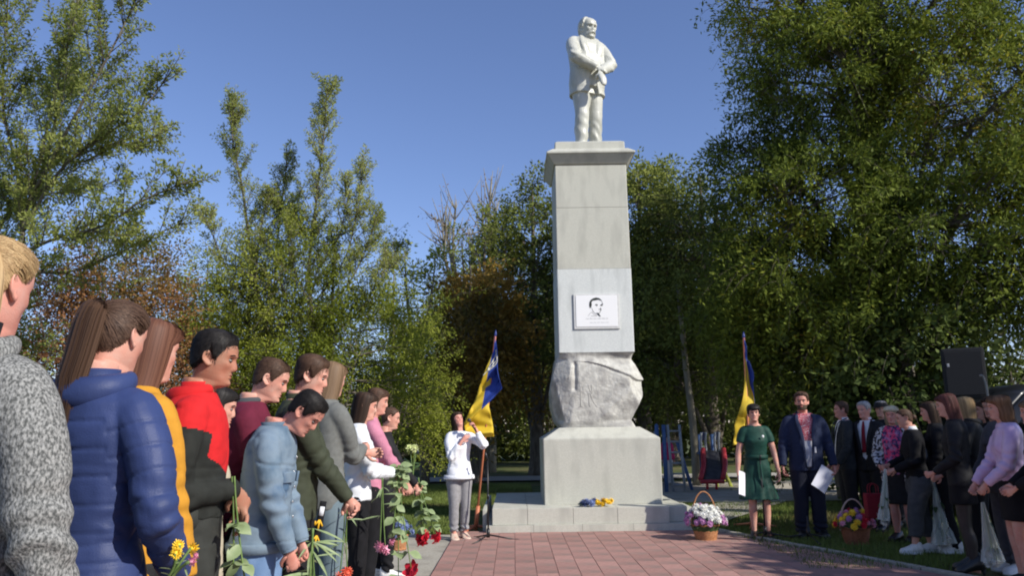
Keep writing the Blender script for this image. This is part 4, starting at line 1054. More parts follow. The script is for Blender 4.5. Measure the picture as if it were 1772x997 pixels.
jeans = mat('jeans', (.10, .17, .30), (.19, .28, .43), scale=5, detail=5, bump=.001, bscale=300, rough=.9, spec=.12, stretch=(1, 1, .4))
jeans_d = mat('jeans_dull', (.10, .14, .16), (.17, .22, .25), scale=5, detail=5, bump=.001, bscale=300, rough=.9, spec=.12, stretch=(1, 1, .4))
olive = cl('dark_olive', (.045, .052, .032), .8, rough=.75); gblz = cl('grey_wool', (.15, .155, .145), .85, scale=40); whitec = cl('white_cotton', (.68, .70, .72), .92)
pinkk = cl('pink_knit', (.50, .20, .28), .85, bump=.003, bscale=130); blk = cl('black_cloth', (.010, .010, .012), .7); blk2 = cl('soft_black', (.016, .016, .018), .7, rough=.7)
navy = cl('navy_suit', (.022, .03, .065), .85, scale=30); white_sn = mat('white_sneaker', (.72, .72, .70), (.6, .6, .58), scale=30, rough=.6); white_sole = mat('white_rubber', (.7, .7, .68), rough=.7)
blkshoe = mat('black_leather', (.012, .012, .012), rough=.35, spec=.5)
metal_z = mat('zip_metal', (.6, .6, .58), rough=.3, metal=1.); tie_m = mat('hair_tie', (.7, .68, .64), rough=.7); tie_b = mat('hair_tie_dark', (.02, .02, .025), rough=.7)

def short_hair(p, col, th=.014, top=.012, line='m', n=900, ln=.045, lift=.006, mode='down'):
    h = Hair(); cap_hair(h, line, th, int(n * 3) if p.near else n // 2, mode, ln=ln, lift=lift, top=top); return p.hair_obj(h, HM[col])
def pony(p, col, path, rad, th=.010, n=1300, tie=(-.112, 0, .155), tmat=tie_b, top=.004, tn_=700, wave=0):
    q = 2.2 if p.near else .6
    h = Hair(); cap_hair(h, 'f', th, int(n * q), 'back', tie=tie, top=top, lift=.003); tail(h, [tie] + path, rad, int(tn_ * q), wave=wave); o = p.hair_obj(h, HM[col])
    V, F = p.put(tube([np.array(tie) + [.004, 0, .002], np.array(tie) + (np.array(path[0]) - tie) * .5], [rad[0] * .95] * 2, 12, round_end=True)); obj('hair_tie', V, F, tmat, p.root); return o
def long_hair(p, col, length, **k):
    q = 2.2 if p.near else .6
    h = Hair(); k.setdefault('n', 1300); k['n'] = int(k['n'] * q); curtain(h, length, **k); return p.hair_obj(h, HM[col])
def neckband(p, m, z0=.83, z1=.87, r=.058, th=.008, gap=0., name='collar', xo=-.006, fl=.0):
    H = p.H; x0 = p.lx(.84 * H) + xo
    a = band([(z0 * H, r * 1.28, r * 1.3, x0 - .004), ((z0 + z1) / 2 * H, r * 1.06, r * 1.06, x0), (z1 * H, r + fl, r + fl, x0 + .002)], th, gap=gap); return obj(name, *a, m, p.root)
def cuff(p, sd, m, r=.022, w=.035, name='cuff'):
    S, E, Wp = p.arm[sd]; u = unit(Wp - E); a = Wp - u * w * .9; return obj(name, *tube([a - u * .001, a, Wp - u * .001, Wp], np.array([.9, 1, 1, .88]) * r * p.H / 1.0 * .62 + .004, 14, seg=10), m, p.root)

# 1 grey coat, nearest
p = Person('girl in grey flecked wool coat with high blonde ponytail, nearest at the left', -1.275, 1.8, math.radians(80), 1.885, 'f', 'pink', pitch=.22, hyaw=0, bulk=1.06, wr=(.05, .135, .49), wl=(.10, .12, .50), pole=(-.7, .45, 0), voxel=.0085, hs=.216)
p.body(brow=mat('brow_fair', (.25, .15, .07)))
p.cloth('coat', [p.torso(.38, .852, .034, flare=.12), p.sleeve(-1, .019), p.sleeve(1, .019)], melange, wr=.011, wscale=(6, 6, 7))
p.cloth('hood', [hood(p, .046, .105, .06, .09)], melange, wr=.012)
neckband(p, blk2, .83, .884, .066, .012, gap=.6, fl=.012)
pony(p, 'blonde', [(-.112, -.03, .165), (-.115, -.066, .09), (-.100, -.080, -.03), (-.105, -.08, -.16)], [.022, .036, .042, .036, .008], th=.012, tie=(-.092, 0, .188), n=4500)
p.cloth('trousers', p.legs(.56, .03, .015), charc)
p.shoes(blkshoe)

# 2 blue quilted jacket
p = Person('girl in blue quilted hooded jacket with long ponytail and pale scrunchie', -1.30, 2.45, math.radians(74), 1.84, 'f', 'fair', pitch=.28, hyaw=.02, bulk=1.04, wr=(.085, .115, .53), wl=(.11, .06, .53), pole=(-.7, .5, -.1), voxel=.008, hs=.210)
p.body(hands={-1: dict(d=(.6, .35, -.6), n=(.3, .9, .1), curl=1.0), 1: dict(d=(.6, -.35, -.6), n=(.3, -.9, .1), curl=1.0, thumb=-1)})
def quilt(V, p=p):
    sl, t = p.limb_coord(V); c = np.where(sl, t * 13.5 + .2, V[:, 2] * 12.5 + .25 * vnoise(V * 3)); f = np.abs((c % 1) - .5) * 2
    return -.0042 * np.exp(-((1 - f) / .11) ** 2) + .0008 * np.cos((c % 1 - .5) * PI) + .0035 * vnoise(V * [30, 30, 16])
p.cloth('jacket', [p.torso(.36, .852, .030, flare=.10), p.sleeve(-1, .019), p.sleeve(1, .019)], blueq, wr=.008, disp=quilt, smooth=2, voxel=.007)
p.cloth('hood', [hood(p, .046, .10, .055, .085)], blueq, wr=.008)
neckband(p, blueq, .83, .872, .062, .012, gap=.35, fl=.006)
mb = MB(); x0 = .100 * 1.8 * 0 + .14
for yy in (.10,): 
    mb.add(tube([(.115, -.115, .80), (.12, -.11, .86), (.122, -.108, .92)], [.005, .005, .005], 6), 0); mb.add(box((.124, -.113, .785), (.008, .008, .04), .002), 0)
mb.build('pocket_zip', [metal_z], p.root)
pony(p, 'brown', [(-.130, .0, .165), (-.138, .0, .10), (-.135, .0, -.06), (-.145, .0, -.22), (-.14, .0, -.30)], [.018, .028, .032, .030, .022, .006], th=.011, tie=(-.106, 0, .168), tmat=tie_m, n=4500)
p.cloth('trousers', p.legs(.55, .03, .01), charc); p.shoes(blkshoe)

# 3 mustard coat
p = Person('girl in mustard coat with long straight auburn hair beside the blue jacket', -1.42, 2.95, math.radians(58), 1.85, 'f', 'fair', pitch=.2, bulk=.95, wr=(.06, .12, .47), wl=(.06, .12, .47), voxel=.009)
p.body(hands={-1: dict(d=(.6, .4, -.6), n=(.2, .9, 0), curl=.9), 1: dict(d=(.6, -.4, -.6), n=(.2, -.9, 0), curl=.9, thumb=-1)})
p.cloth('coat', [p.torso(.40, .854, .026, flare=.06), p.sleeve(-1, .015), p.sleeve(1, .015)], mustard, wr=.008); neckband(p, mustard, .825, .866, .065, .01, gap=.6)
for z in (.95, 1.08, 1.21, 1.34): obj('button', *ball((0, 0, 0), .009, 8, 5, (.5, 1, 1)), mat('brown_button', (.10, .05, .02), rough=.4), p.root, loc=(.142 + .018 * (z > 1.2), -.02, z))
long_hair(p, 'auburn', .36, w=1.0, front=.04, n=1600)
p.cloth('trousers', p.legs(.56, .03, .01), blk2); p.shoes(blkshoe)

# 4 boy in red and black
p = Person('boy in red and black hooded tracksuit top with hands clasped', -1.35, 3.36, math.radians(14), 1.85, 'm', 'tan', pitch=.24, hyaw=-.12, wr=(.095, .03, .635), wl=(.105, .015, .60), pole=(-.75, .6, -.1), voxel=.0075, stance=(.02, -.01), hs=.212)
p.body(hands={-1: dict(d=(.35, .45, -.75), n=(-.55, .7, .1), curl=.8), 1: dict(d=(.2, -.5, -.8), n=(-.75, -.6, 0), curl=.6, thumb=-1)}, brow=mat('brow_black', (.012, .01, .009)))
def redtop(c, p=p):
    H = p.H; sl, t = p.limb_coord(c); z0 = .725 * H - (c[:, 0] - p.lx(.7 * H)) * .8 + .03 * np.minimum(1, np.abs(c[:, 1]) / .12)
    r = np.where(sl & (np.abs(c[:, 1]) > .085 * H), t < .035 * H, (c[:, 2] > z0)); return np.where(r, 1, 0)
p.cloth('hoodie', [p.torso(.575, .854, .028), p.sleeve(-1, .019), p.sleeve(1, .019)], None, mats=[blackf, redm], paint=redtop, wr=.011, voxel=.007)
p.cloth('hood', [hood(p, .042, .09, .035, .078)], redm, wr=.008)
neckband(p, redm, .83, .876, .060, .014, gap=.3, fl=.006)
h_ = p.H; obj('waistband', *band([(.556 * h_, .092, .188, .002), (.575 * h_, .128 * .84, .19, .002), (.598 * h_, .105, .188, .002)], .012), charc, p.root)
for sd in (-1, 1): cuff(p, sd, blackf, .031)
short_hair(p, 'black', th=.009, top=.013, n=1600, ln=.03)
p.cloth('trousers', p.legs(.59, .03, .016, wide=1.06), charc, wr=.011)
p.shoes(blkshoe)

# 5 woman in cream, behind
p = Person('dark haired woman in cream jacket half hidden behind the denim jacket', -1.58, 4.05, math.radians(15), 1.655, 'f', 'fair', pitch=.25, wr=(.02, .14, .47), wl=(.02, .14, .47))
p.body(); p.cloth('jacket', [p.torso(.42, .854, .032, flare=.05), p.sleeve(-1, .02), p.sleeve(1, .02)], cream, wr=.009); neckband(p, cream, .83, .866, .062, .01)
long_hair(p, 'black', .09, front=.045, n=800); p.cloth('trousers', p.legs(.56, .03, .01), greyd); p.shoes(blkshoe)

# 6 maroon hoodie
p = Person('crop haired boy in maroon hoodie with dark grey hood, bowing his head', -1.53, 4.5, math.radians(12), 1.85, 'm', 'fair', pitch=.42, hyaw=-.05, lean=.03, wr=(.12, .05, .5), wl=(.12, .05, .5))
p.body(); p.cloth('hoodie', [p.torso(.46, .854, .028), p.sleeve(-1, .018), p.sleeve(1, .018)], maroon, wr=.01); p.cloth('hood', [hood(p, .032, .08, .025, .066)], greyd)
short_hair(p, 'brown', th=.006, top=.010, n=1200, ln=.022); p.cloth('trousers', p.legs(.56, .03, .014), charc); p.shoes(blkshoe)

# 7 denim jacket
p = Person('man in faded denim jacket and jeans with his head bowed deeply', -1.33, 4.22, math.radians(4), 1.69, 'm', 'ruddy', pitch=.84, hyaw=-.12, lean=.06, wr=(.115, .105, .478), wl=(.11, .10, .478), bulk=1.04, pole=(-.8, .45, 0), belly=.02, voxel=.0085, fat=.8, hs=.205)
p.body(hands={-1: dict(d=(.25, .25, -1), n=(-.3, .9, 0), curl=1.3), 1: dict(d=(.25, -.25, -1), n=(-.3, -.9, 0), curl=1.3, thumb=-1)}, brow=mat('brow_black', (.012, .01, .009)))
def dseam(V, p=p):
    sl, t = p.limb_coord(V); H = p.H
    return np.where(sl, 0, -.004 * np.exp(-((V[:, 2] - .715 * H) / .006) ** 2) - .004 * np.exp(-((np.abs(V[:, 1]) - .055 * H) / .006) ** 2) * (V[:, 2] < .71 * H)) + .004 * np.exp(-((V[:, 2] - .505 * H) / .014) ** 2) * (~sl)
p.cloth('jacket', [p.torso(.492, .852, .030), p.sleeve(-1, .020), p.sleeve(1, .020)], denim, wr=.013, wscale=(8, 8, 11), disp=dseam, voxel=.0075)
h_ = p.H; obj('waistband', *band([(.478 * h_, .163, .206, -.002), (.50 * h_, .166, .207, -.002), (.507 * h_, .158, .203, -.002)], .03), denim, p.root)
for sd in (-1, 1): cuff(p, sd, denim, .034, .04)
neckband(p, denim, .83, .864, .062, .009, gap=.7, fl=.016)
V, F = box((0, 0, 0), (.012, .10, .055), .004)
for sd in (-1, 1):
    o = obj('pocket_flap', V, F, denim, p.root, loc=(p.lx(.69 * h_) + .130, sd * .085, .695 * h_), rot=(0, .16, sd * .45))
for z in (.53, .575, .62, .665, .71, .755): obj('button', *ball((0, 0, 0), .009, 8, 5, (.5, 1, 1)), metal_z, p.root, loc=(p.lx(z * h_) + .150 - .014 * (z > .7) + .01 * (z < .62), .0, z * h_))
short_hair(p, 'black', th=.008, top=.010, n=1600, ln=.028)
p.cloth('jeans', p.legs(.52, .02, .012), jeans, wr=.008); p.shoes(blkshoe)

# 8 olive jacket
p = Person('tall boy in dark olive jacket over white shirt with clasped hands', -1.325, 4.85, math.radians(10), 1.88, 'm', 'fair', pitch=.30, hyaw=-.1, wr=(.17, .02, .53), wl=(.175, .0, .515), pole=(-.75, .55, -.1))
p.body(hands={-1: dict(d=(.45, .5, -.6), n=(-.4, .8, .1), curl=.9), 1: dict(d=(.4, -.4, -.7), n=(-.5, -.8, 0), curl=.8, thumb=-1)})
p.cloth('shirt', [p.torso(.50, .84, .008)], whitec)
p.cloth('jacket', [p.torso(.475, .852, .028, opening=lambda z: .012 if z > .60 else 0), p.sleeve(-1, .020), p.sleeve(1, .020)], olive, wr=.012); neckband(p, olive, .825, .872, .062, .01, gap=.5, fl=.01)
short_hair(p, 'brown', th=.009, top=.020, n=1300, ln=.05); p.cloth('trousers', p.legs(.55, .03, .012), blk2); p.shoes(blkshoe)

# 9 grey blazer
p = Person('girl in grey wool blazer with long loose light brown hair', -1.36, 5.68, math.radians(50), 1.92, 'f', 'fair', pitch=.22, hyaw=.1, wr=(.19, -.01, .665), wl=(.18, -.02, .65), pole=(-.7, .6, -.3))
p.body(hands={-1: dict(d=(.7, .3, .1), n=(-.2, .9, 0), curl=1.2), 1: dict(d=(.7, -.3, .0), n=(-.2, -.9, 0), curl=1.2, thumb=-1)})
p.cloth('blazer', [p.torso(.455, .852, .026, flare=.06), p.sleeve(-1, .016), p.sleeve(1, .016)], gblz, wr=.008); neckband(p, gblz, .825, .868, .062, .01, gap=.8, fl=.01)
long_hair(p, 'light_brown', .24, front=.045, w=1.0); p.cloth('jeans', p.legs(.55, .03, .010), jeans_d); p.shoes(white_sn, 'sneaker', white_sole)
G9 = p
# 10 white top
p = Person('dark haired girl in white gathered top holding pink carnations', -1.26, 6.42, math.radians(12), 1.73, 'f', 'fair', pitch=.2, wr=(.17, .02, .62), wl=(.18, .02, .60), pole=(-.6, .7, -.2))
p.body(hands={-1: dict(d=(.6, .3, -.3), n=(-.1, .9, 0), curl=1.3), 1: dict(d=(.6, -.3, -.3), n=(-.1, -.9, 0), curl=1.3, thumb=-1)})
p.cloth('top', [p.torso(.50, .848, .026), p.sleeve(-1, .024, end=.9), p.sleeve(1, .024, end=.9)], whitec, wr=.02, wscale=(14, 14, 14))
long_hair(p, 'dark_brown', .16, front=.04); p.cloth('trousers', p.legs(.56, .03, .010), blk); p.shoes(blkshoe); G10 = p
# 11 pink sweater
p = Person('girl in pink knitted sweater with long brown hair', -1.28, 7.05, math.radians(16), 1.8, 'f', 'fair', pitch=.22, hyaw=-.15, wr=(.20, .03, .50), wl=(.19, .05, .50), pole=(-.7, .5, 0))
p.body(hands={-1: dict(d=(.35, .1, -.9), n=(-.2, .9, 0), curl=1.2), 1: dict(d=(.35, -.1, -.9), n=(-.2, -.9, 0), curl=1.2, thumb=-1)})
p.cloth('sweater', [p.torso(.50, .852, .020), p.sleeve(-1, .016), p.sleeve(1, .016)], pinkk, wr=.010)
long_hair(p, 'brown', .22, front=.02, w=.95); p.cloth('trousers', p.legs(.56, .03, .010), blk); p.shoes(white_sn, 'sneaker', white_sole); G11 = p
# 12 black, bun
p = Person('girl in black clothes with her hair in a bun, last of the left row', -1.28, 7.9, math.radians(12), 1.65, 'f', 'fair', pitch=.2, hyaw=-.1, wr=(.19, .04, .52), wl=(.18, .03, .55), pole=(-.7, .5, 0), stance=(.03, -.02))
p.body(hands={-1: dict(d=(.35, .1, -.8), n=(-.2, .9, 0), curl=1.2), 1: dict(d=(.5, -.1, -.5), n=(-.2, -.9, 0), curl=1.2, thumb=-1)})
p.cloth('jacket', [p.torso(.48, .852, .020), p.sleeve(-1, .014), p.sleeve(1, .014)], blk2, wr=.008)
h = Hair(); cap_hair(h, 'f', .010, 300, 'back', tie=(-.10, 0, .17)); h.add(ball((-.115, 0, .175), .04, 14, 9, (.9, 1, 1)), .5); p.hair_obj(h, HM['brown'])
p.cloth('trousers', p.legs(.56, .05, .006), blk); p.shoes(white_sn, 'sneaker', white_sole); G12 = p
# ================================================================== woman at the microphone, people on the right, statue
grey_tr = cl('grey_trousers', (.26, .255, .26), .85, scale=30); dgreen = cl('dark_green_dress', (.012, .055, .040), .75, rough=.6); beige_sh = mat('beige_leather', (.55, .42, .33), rough=.45)
embro = mat('embroidered_red', (.38, .02, .045), (.62, .50, .50), scale=95, lo=.50, hi=.60, detail=2, rough=.9); lilac = mat('lilac_satin', (.52, .36, .56), (.62, .46, .64), scale=8, rough=.38, spec=.4, bump=.002, bscale=30)
floral = mat('floral_blouse', (.035, .025, .10), (.62, .05, .14), scale=26, lo=.46, hi=.54, detail=2, c3=(.42, .22, .40), scale2=19, rough=.8); pattern_c = mat('black_white_knit', (.03, .03, .035), (.52, .52, .54), scale=34, lo=.46, hi=.54, detail=3, rough=.9)
charc_j = cl('charcoal_jacket', (.030, .034, .037), .75, scale=30); tights = mat('sheer_tights', (.045, .035, .032), (.03, .025, .022), scale=8, rough=.5); redtie = cl('red_tie', (.20, .012, .025), .8); vest_g = cl('slate_grey', (.10, .10, .115), .8)
white_bl = cl('white_blouse', (.74, .75, .78), .93, scale=12)

# woman speaking
p = Person('woman in white blouse and grey trousers speaking into a microphone with hand on chest', -.735, 10.62, math.radians(-72), 1.655, 'f', 'pink', pitch=-.30, hyaw=.25, hroll=.06, wr=(.105, .005, .765), wl=(.13, .10, .865), pole=(-.1, .45, -1.0), stance=(.02, -.01), foot=.045, voxel=.0115)
p.body(hands={-1: dict(d=(.1, .75, .7), n=(-.9, .1, 0), curl=.3), 1: dict(d=(.4, -.5, .8), n=(.3, -.8, .1), curl=1.3, thumb=-1)}, bare_legs=True)
p.cloth('blouse', [p.torso(.475, .845, .024, flare=.12), p.sleeve(-1, .022, end=.75), p.sleeve(1, .022, end=.75)], white_bl, wr=.013, wscale=(12, 12, 12))
a = band([(.468 * p.H, .165, .205, 0), (.475 * p.H, .17, .21, 0), (.50 * p.H, .160, .20, 0)], .02); obj('hem_lace', *a, mat('lace', (.58, .59, .62), (.75, .76, .78), scale=60, rough=.9), p.root)
h = Hair(); curtain(h, .02, w=1.0, n=500, front=.05, fringe=False, puff=.004); p.hair_obj(h, HM['dark_brown'])
p.cloth('trousers', p.legs(.57, .07, .008), grey_tr, wr=.006); p.shoes(beige_sh, 'heel', hgt=.5); SPK = p

# green dress
p = Person('woman in dark green belted dress with black fringe holding a sheet of paper', 3.15, 10.40, math.radians(-96), 1.69, 'f', 'fair', pitch=.05, hyaw=-.08, wr=(.04, .155, .47), wl=(.045, .155, .47), foot=.05, pole=(-.6, .5, -.1), stance=(.0, .012), voxel=.0115)
p.body(bare_legs=True, bare_arms=True, hands={-1: dict(d=(.2, .0, -1), n=(.2, .95, 0), curl=1.0), 1: dict(d=(.15, 0, -1), n=(.2, -.95, 0), curl=.7, thumb=-1)})
p.cloth('dress', [p.torso(.285, .838, .012, flare=.28, pleats=.05, zflare=.52, m=40, n=72), p.sleeve(-1, .012, short=.55), p.sleeve(1, .012, short=.55)], dgreen, wr=.006)
H_ = p.H; obj('belt', *band([(.585 * H_, .117, .148, .004), (.60 * H_, .113, .146, .004), (.615 * H_, .117, .150, .004)], .02), dgreen, p.root)
obj('belt_tie', *tube([(.118, .02, .60 * H_), (.135, .022, .55 * H_), (.165, .03, .45 * H_), (.20, .03, .38 * H_)], .011, 6, seg=8, flat=.4), dgreen, p.root)
obj('brooch', *ball((.135, .075, .755 * H_), .016, 8, 6, (.4, 1, 1.2)), mat('white_enamel', (.8, .8, .78), rough=.3), p.root)
h = Hair(); cap_hair(h, 'fringe', .016, 400, 'down', top=.012); h.add(ball((-.105, 0, .10), .04, 12, 8), .3); p.hair_obj(h, HM['black'])
p.shoes(blkshoe, 'heel', hgt=.5); GRN = p

# navy suit
def suit(p, jm, shm, tm, hem=.455, ease=.032, tie=None, openw=.055, shirt_ease=.010, wr=.007, close=.56, trm=None):
    p.cloth('shirt', [p.torso(.48, .852, shirt_ease)], shm)
    op = lambda z: np.interp(z, [close - .01, close, .70, .80, .84], [.0, .012, openw * .6, openw, openw * .9]) if z > close - .01 else 0.0
    p.cloth('jacket', [p.torso(hem, .848, ease, opening=op, n=64), p.sleeve(-1, .020), p.sleeve(1, .020)], jm, wr=wr)
    H = p.H; neckband(p, shm, .838, .872, .058, .006, gap=.25)
    for sd in (-1, 1):
        P = []; 
        for z in (close + .02, .64, .70, .76, .80, .83):
            fr = float(np.interp(z * H, p.T[:, 0], p.T[:, 2])) + ease; y = float(op(z)) * H + .014
            hw = float(np.interp(z * H, p.T[:, 0], p.T[:, 1])) + ease
            x = fr * max(1 - (y / hw) ** 2.35, .05) ** (1 / 2.35) + p.lx(z * H); P.append((x + .004, sd * y, z * H))
        P.append((p.lx(.85 * H) + .01, sd * .068, .856 * H)); P.append((p.lx(.85 * H) - .04, sd * .058, .868 * H))
        obj('lapel', *tube(P, [.010, .018, .024, .028, .024, .020, .018, .012], 10, seg=20, flat=.3, up=(1, 0, .2)), jm, p.root)
    if tie: obj('tie', *tube([(p.T[8, 2] + .030, 0, .842 * H), (float(np.interp(.76 * H, p.T[:, 0], p.T[:, 2])) + shirt_ease + .008, 0, .76 * H), (float(np.interp(.62 * H, p.T[:, 0], p.T[:, 2])) + shirt_ease + .010, 0, .60 * H)], [.014, .026, .032], 8, seg=10, flat=.3, up=(1, 0, 0)), tie, p.root)
p = Person('stocky man in open navy suit jacket over red embroidered shirt holding a sheet of paper', 3.78, 10.35, math.radians(-98), 1.835, 'm', 'ruddy', pitch=.02, hyaw=-.28, wr=(.05, .175, .47), wl=(.05, .175, .47), bulk=1.13, belly=.045, pole=(-.6, .5, 0), foot=.062, voxel=.0115, fat=1., z=0)
p.body(hands={-1: dict(d=(.15, .05, -1), n=(.2, .95, 0), curl=1.0), 1: dict(d=(.2, -.05, -1), n=(.3, -.95, 0), curl=1.1, thumb=-1)}, beard=mat('stubble', (.22, .13, .10), rough=.9), brow=mat('brow_brown', (.06, .04, .025)))
suit(p, navy, cl('grey_blue_shirt', (.42, .43, .48), .9), navy, openw=.052, close=.46, shirt_ease=.016, ease=.036)
H_ = p.H; o = p.cloth('embroidered_front', [p.torso(.66, .853, .0235, n=40)], embro, wr=.001)
short_hair(p, 'brown', th=.012, top=.016, n=600); p.cloth('trousers', p.legs(.55, .03, .014, wide=1.05), mat('navy_trousers', (.012, .014, .026), rough=.9)); p.shoes(blkshoe); SUI = p
obj('badge', *box((.215, .075, .60 * H_), (.012, .02, .075), .003), mat('badge_white', (.6, .6, .62), rough=.4), p.root)

# man in profile
p = Person('man in charcoal jacket standing in profile behind the navy suit', 4.66, 11.2, math.radians(172), 1.735, 'm', 'ruddy', pitch=.0, wr=(.10, .12, .5), wl=(.10, .12, .5), bulk=1.08, belly=.03, stance=(.01, -.02))
p.body(); suit(p, charc_j, whitec, blk2); short_hair(p, 'brown', th=.012, top=.012, n=500); p.cloth('trousers', p.legs(.55, .03, .014), blk2); p.shoes(blkshoe)
# grey haired man
p = Person('grey haired man in black suit, white shirt and dark red tie', 4.88, 10.95, math.radians(-142), 1.725, 'm', 'pink', pitch=.12, hyaw=-.2, wr=(.06, .14, .47), wl=(.06, .14, .47), bulk=1.06, belly=.02)
p.body(brow=mat('brow_grey', (.3, .29, .28))); suit(p, blk2, whitec, blk2, tie=redtie); short_hair(p, 'grey', th=.011, top=.012, n=500, ln=.03); p.cloth('trousers', p.legs(.55, .03, .014), blk2); p.shoes(blkshoe)
# man in cap
p = Person('man in black cap half hidden behind the older blonde woman', 5.28, 11.3, math.radians(-150), 1.74, 'm', 'fair', pitch=.1)
p.body(); p.cloth('jacket', [p.torso(.45, .85, .03), p.sleeve(-1, .02), p.sleeve(1, .02)], blk2); p.cloth('trousers', p.legs(.55, .03, .014), blk2); p.shoes(blkshoe)
short_hair(p, 'grey', th=.008, n=200)
mb = MB()
zs_ = np.concatenate([np.linspace(.148, .21, 8), np.linspace(.215, .2255, 6)]); Vc, Fc = rings_mesh(head_base(zs_, .020)); mb.add((Vc, Fc)); mb.add(tube([(.085, -.06, .155), (.14, -.03, .148), (.15, 0, .147), (.14, .03, .148), (.085, .06, .155)], [.02, .028, .03, .028, .02], 8, seg=12, flat=.2, up=(0, 0, 1)))
V, F = mb.arr(); obj('cap', p.put((V, F))[0], F, blk2, p.root)
# older blonde woman
p = Person('older woman with pale blonde hair, floral blouse and black and white cardigan', 4.74, 9.9, math.radians(-138), 1.645, 'f', 'pink', pitch=.22, hyaw=.15, wr=(.13, .08, .55), wl=(.13, .06, .54), bulk=1.12, belly=.03)
p.body(hands={-1: dict(d=(.7, .4, -.2), n=(0, .9, 0), curl=1.2), 1: dict(d=(.7, -.4, -.2), n=(0, -.9, 0), curl=1.2, thumb=-1)}, bare_legs=True)
p.cloth('blouse', [p.torso(.47, .85, .012)], floral)
p.cloth('cardigan', [p.torso(.43, .848, .032, opening=lambda z: .075 if z > .5 else .06, n=64), p.sleeve(-1, .018), p.sleeve(1, .018)], pattern_c, wr=.008)
h = Hair(); curtain(h, .035, w=1.06, n=450, front=.05, puff=.006, wave=.007); p.hair_obj(h, HM['pale_blonde'])
p.cloth('skirt', [p.torso(.27, .56, .016, flare=-.02, m=26)], blk2); p.shoes(blkshoe); OLD = p
# bun and white sneakers
p = Person('woman in black jacket, cropped grey trousers and white sneakers with a brown bun', 4.52, 9.0, math.radians(168), 1.585, 'f', 'fair', pitch=.2, hyaw=-.1, wr=(.17, .06, .60), wl=(.16, .06, .57), pole=(-.8, .6, -.1), bulk=1.08, stance=(-.05, .085), lean=.02)
p.body(bare_legs=True, hands={-1: dict(d=(.7, .3, -.3), n=(0, .9, 0), curl=1.2), 1: dict(d=(.7, -.3, -.3), n=(0, -.9, 0), curl=1.2, thumb=-1)})
p.cloth('jacket', [p.torso(.50, .85, .022), p.sleeve(-1, .016), p.sleeve(1, .016)], blk, wr=.009); neckband(p, whitec, .845, .872, .054, .006)
h = Hair(); cap_hair(h, 'f', .010, 400, 'back', tie=(-.105, 0, .10)); h.add(ball((-.118, 0, .10), .036, 12, 8), .35); p.hair_obj(h, HM['brown'])
p.cloth('trousers', p.legs(.56, .12, .016, wide=1.12), greyd, wr=.008); p.shoes(white_sn, 'sneaker', white_sole); BUN = p
# dark long hair
p = Person('woman in black with long dark hair, behind the woman with the bun', 4.80, 9.05, math.radians(158), 1.665, 'f', 'fair', pitch=.15, wr=(.09, .10, .50), wl=(.09, .10, .50), stance=(.03, -.03))
p.body(); p.cloth('jacket', [p.torso(.46, .85, .022), p.sleeve(-1, .015), p.sleeve(1, .015)], blk); long_hair(p, 'dark_brown', .30, front=.03); p.cloth('trousers', p.legs(.56, .03, .010), blk); p.shoes(white_sn, 'sneaker', white_sole); DRK = p
# blazer and mini skirt
p = Person('woman in black blazer, short black skirt, sheer tights and ankle boots seen from behind', 4.33, 7.8, math.radians(148), 1.705, 'f', 'fair', pitch=.18, hyaw=.1, wr=(.10, .10, .52), wl=(.12, .09, .55), pole=(-.8, .6, -.1), stance=(.0, -.02))
SKIN['tights'] = tights; SKINC['tights'] = (.045, .035, .032)
p.body(hands={-1: dict(d=(.7, .3, -.2), n=(0, .9, 0), curl=1.2), 1: dict(d=(.7, -.3, -.2), n=(0, -.9, 0), curl=1.2, thumb=-1)})
p.cloth('blazer', [p.torso(.475, .85, .024, flare=.08), p.sleeve(-1, .015), p.sleeve(1, .015)], blk2, wr=.011); neckband(p, whitec, .842, .872, .055, .006)
p.cloth('skirt', [p.torso(.375, .56, .016, flare=.05)], blk)
sh = []
for sd in (-1, 1):
    hip, kn, an = p.leg[sd]; sh.append(tube([hip - [0, 0, .02], hip * .5 + kn * .5, kn, kn * .65 + an * .35 - [.008 * p.H, 0, 0], kn * .2 + an * .8, an - [0, 0, .02]], np.array([.05, .042, .0315, .032, .0215, .0205]) * p.H, 14, seg=24, up=(1, 0, 0)))
for q in sh: obj('stocking', *q, tights, p.root)
h = Hair(); curtain(h, .03, w=.97, n=500, front=.03); p.hair_obj(h, HM['red_brown']); p.shoes(blkshoe, 'heel', hgt=1.15); BLZ = p
# pale ponytail
p = Person('woman in black jacket with straight golden blonde hair behind the black blazer', 4.80, 8.35, math.radians(140), 1.69, 'f', 'fair', pitch=.1, wr=(.14, .08, .55), wl=(.14, .08, .55))
p.body(); p.cloth('jacket', [p.torso(.46, .85, .026), p.sleeve(-1, .018), p.sleeve(1, .018)], blk2); p.cloth('hood', [hood(p, .03, .08, .03, .07)], blk2); long_hair(p, 'blonde', .13, front=.035); p.cloth('trousers', p.legs(.56, .03, .010), blk); p.shoes(blkshoe)
# slate grey, face visible
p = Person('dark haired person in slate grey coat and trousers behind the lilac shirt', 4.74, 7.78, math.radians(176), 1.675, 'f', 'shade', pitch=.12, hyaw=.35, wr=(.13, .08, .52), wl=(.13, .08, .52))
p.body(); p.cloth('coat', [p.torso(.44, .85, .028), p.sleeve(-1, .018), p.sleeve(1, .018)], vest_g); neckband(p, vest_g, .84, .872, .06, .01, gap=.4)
h = Hair(); curtain(h, .0, n=300, front=.045); p.hair_obj(h, HM['dark_brown']); p.cloth('trousers', p.legs(.56, .03, .014), vest_g); p.shoes(white_sn, 'sneaker', white_sole)
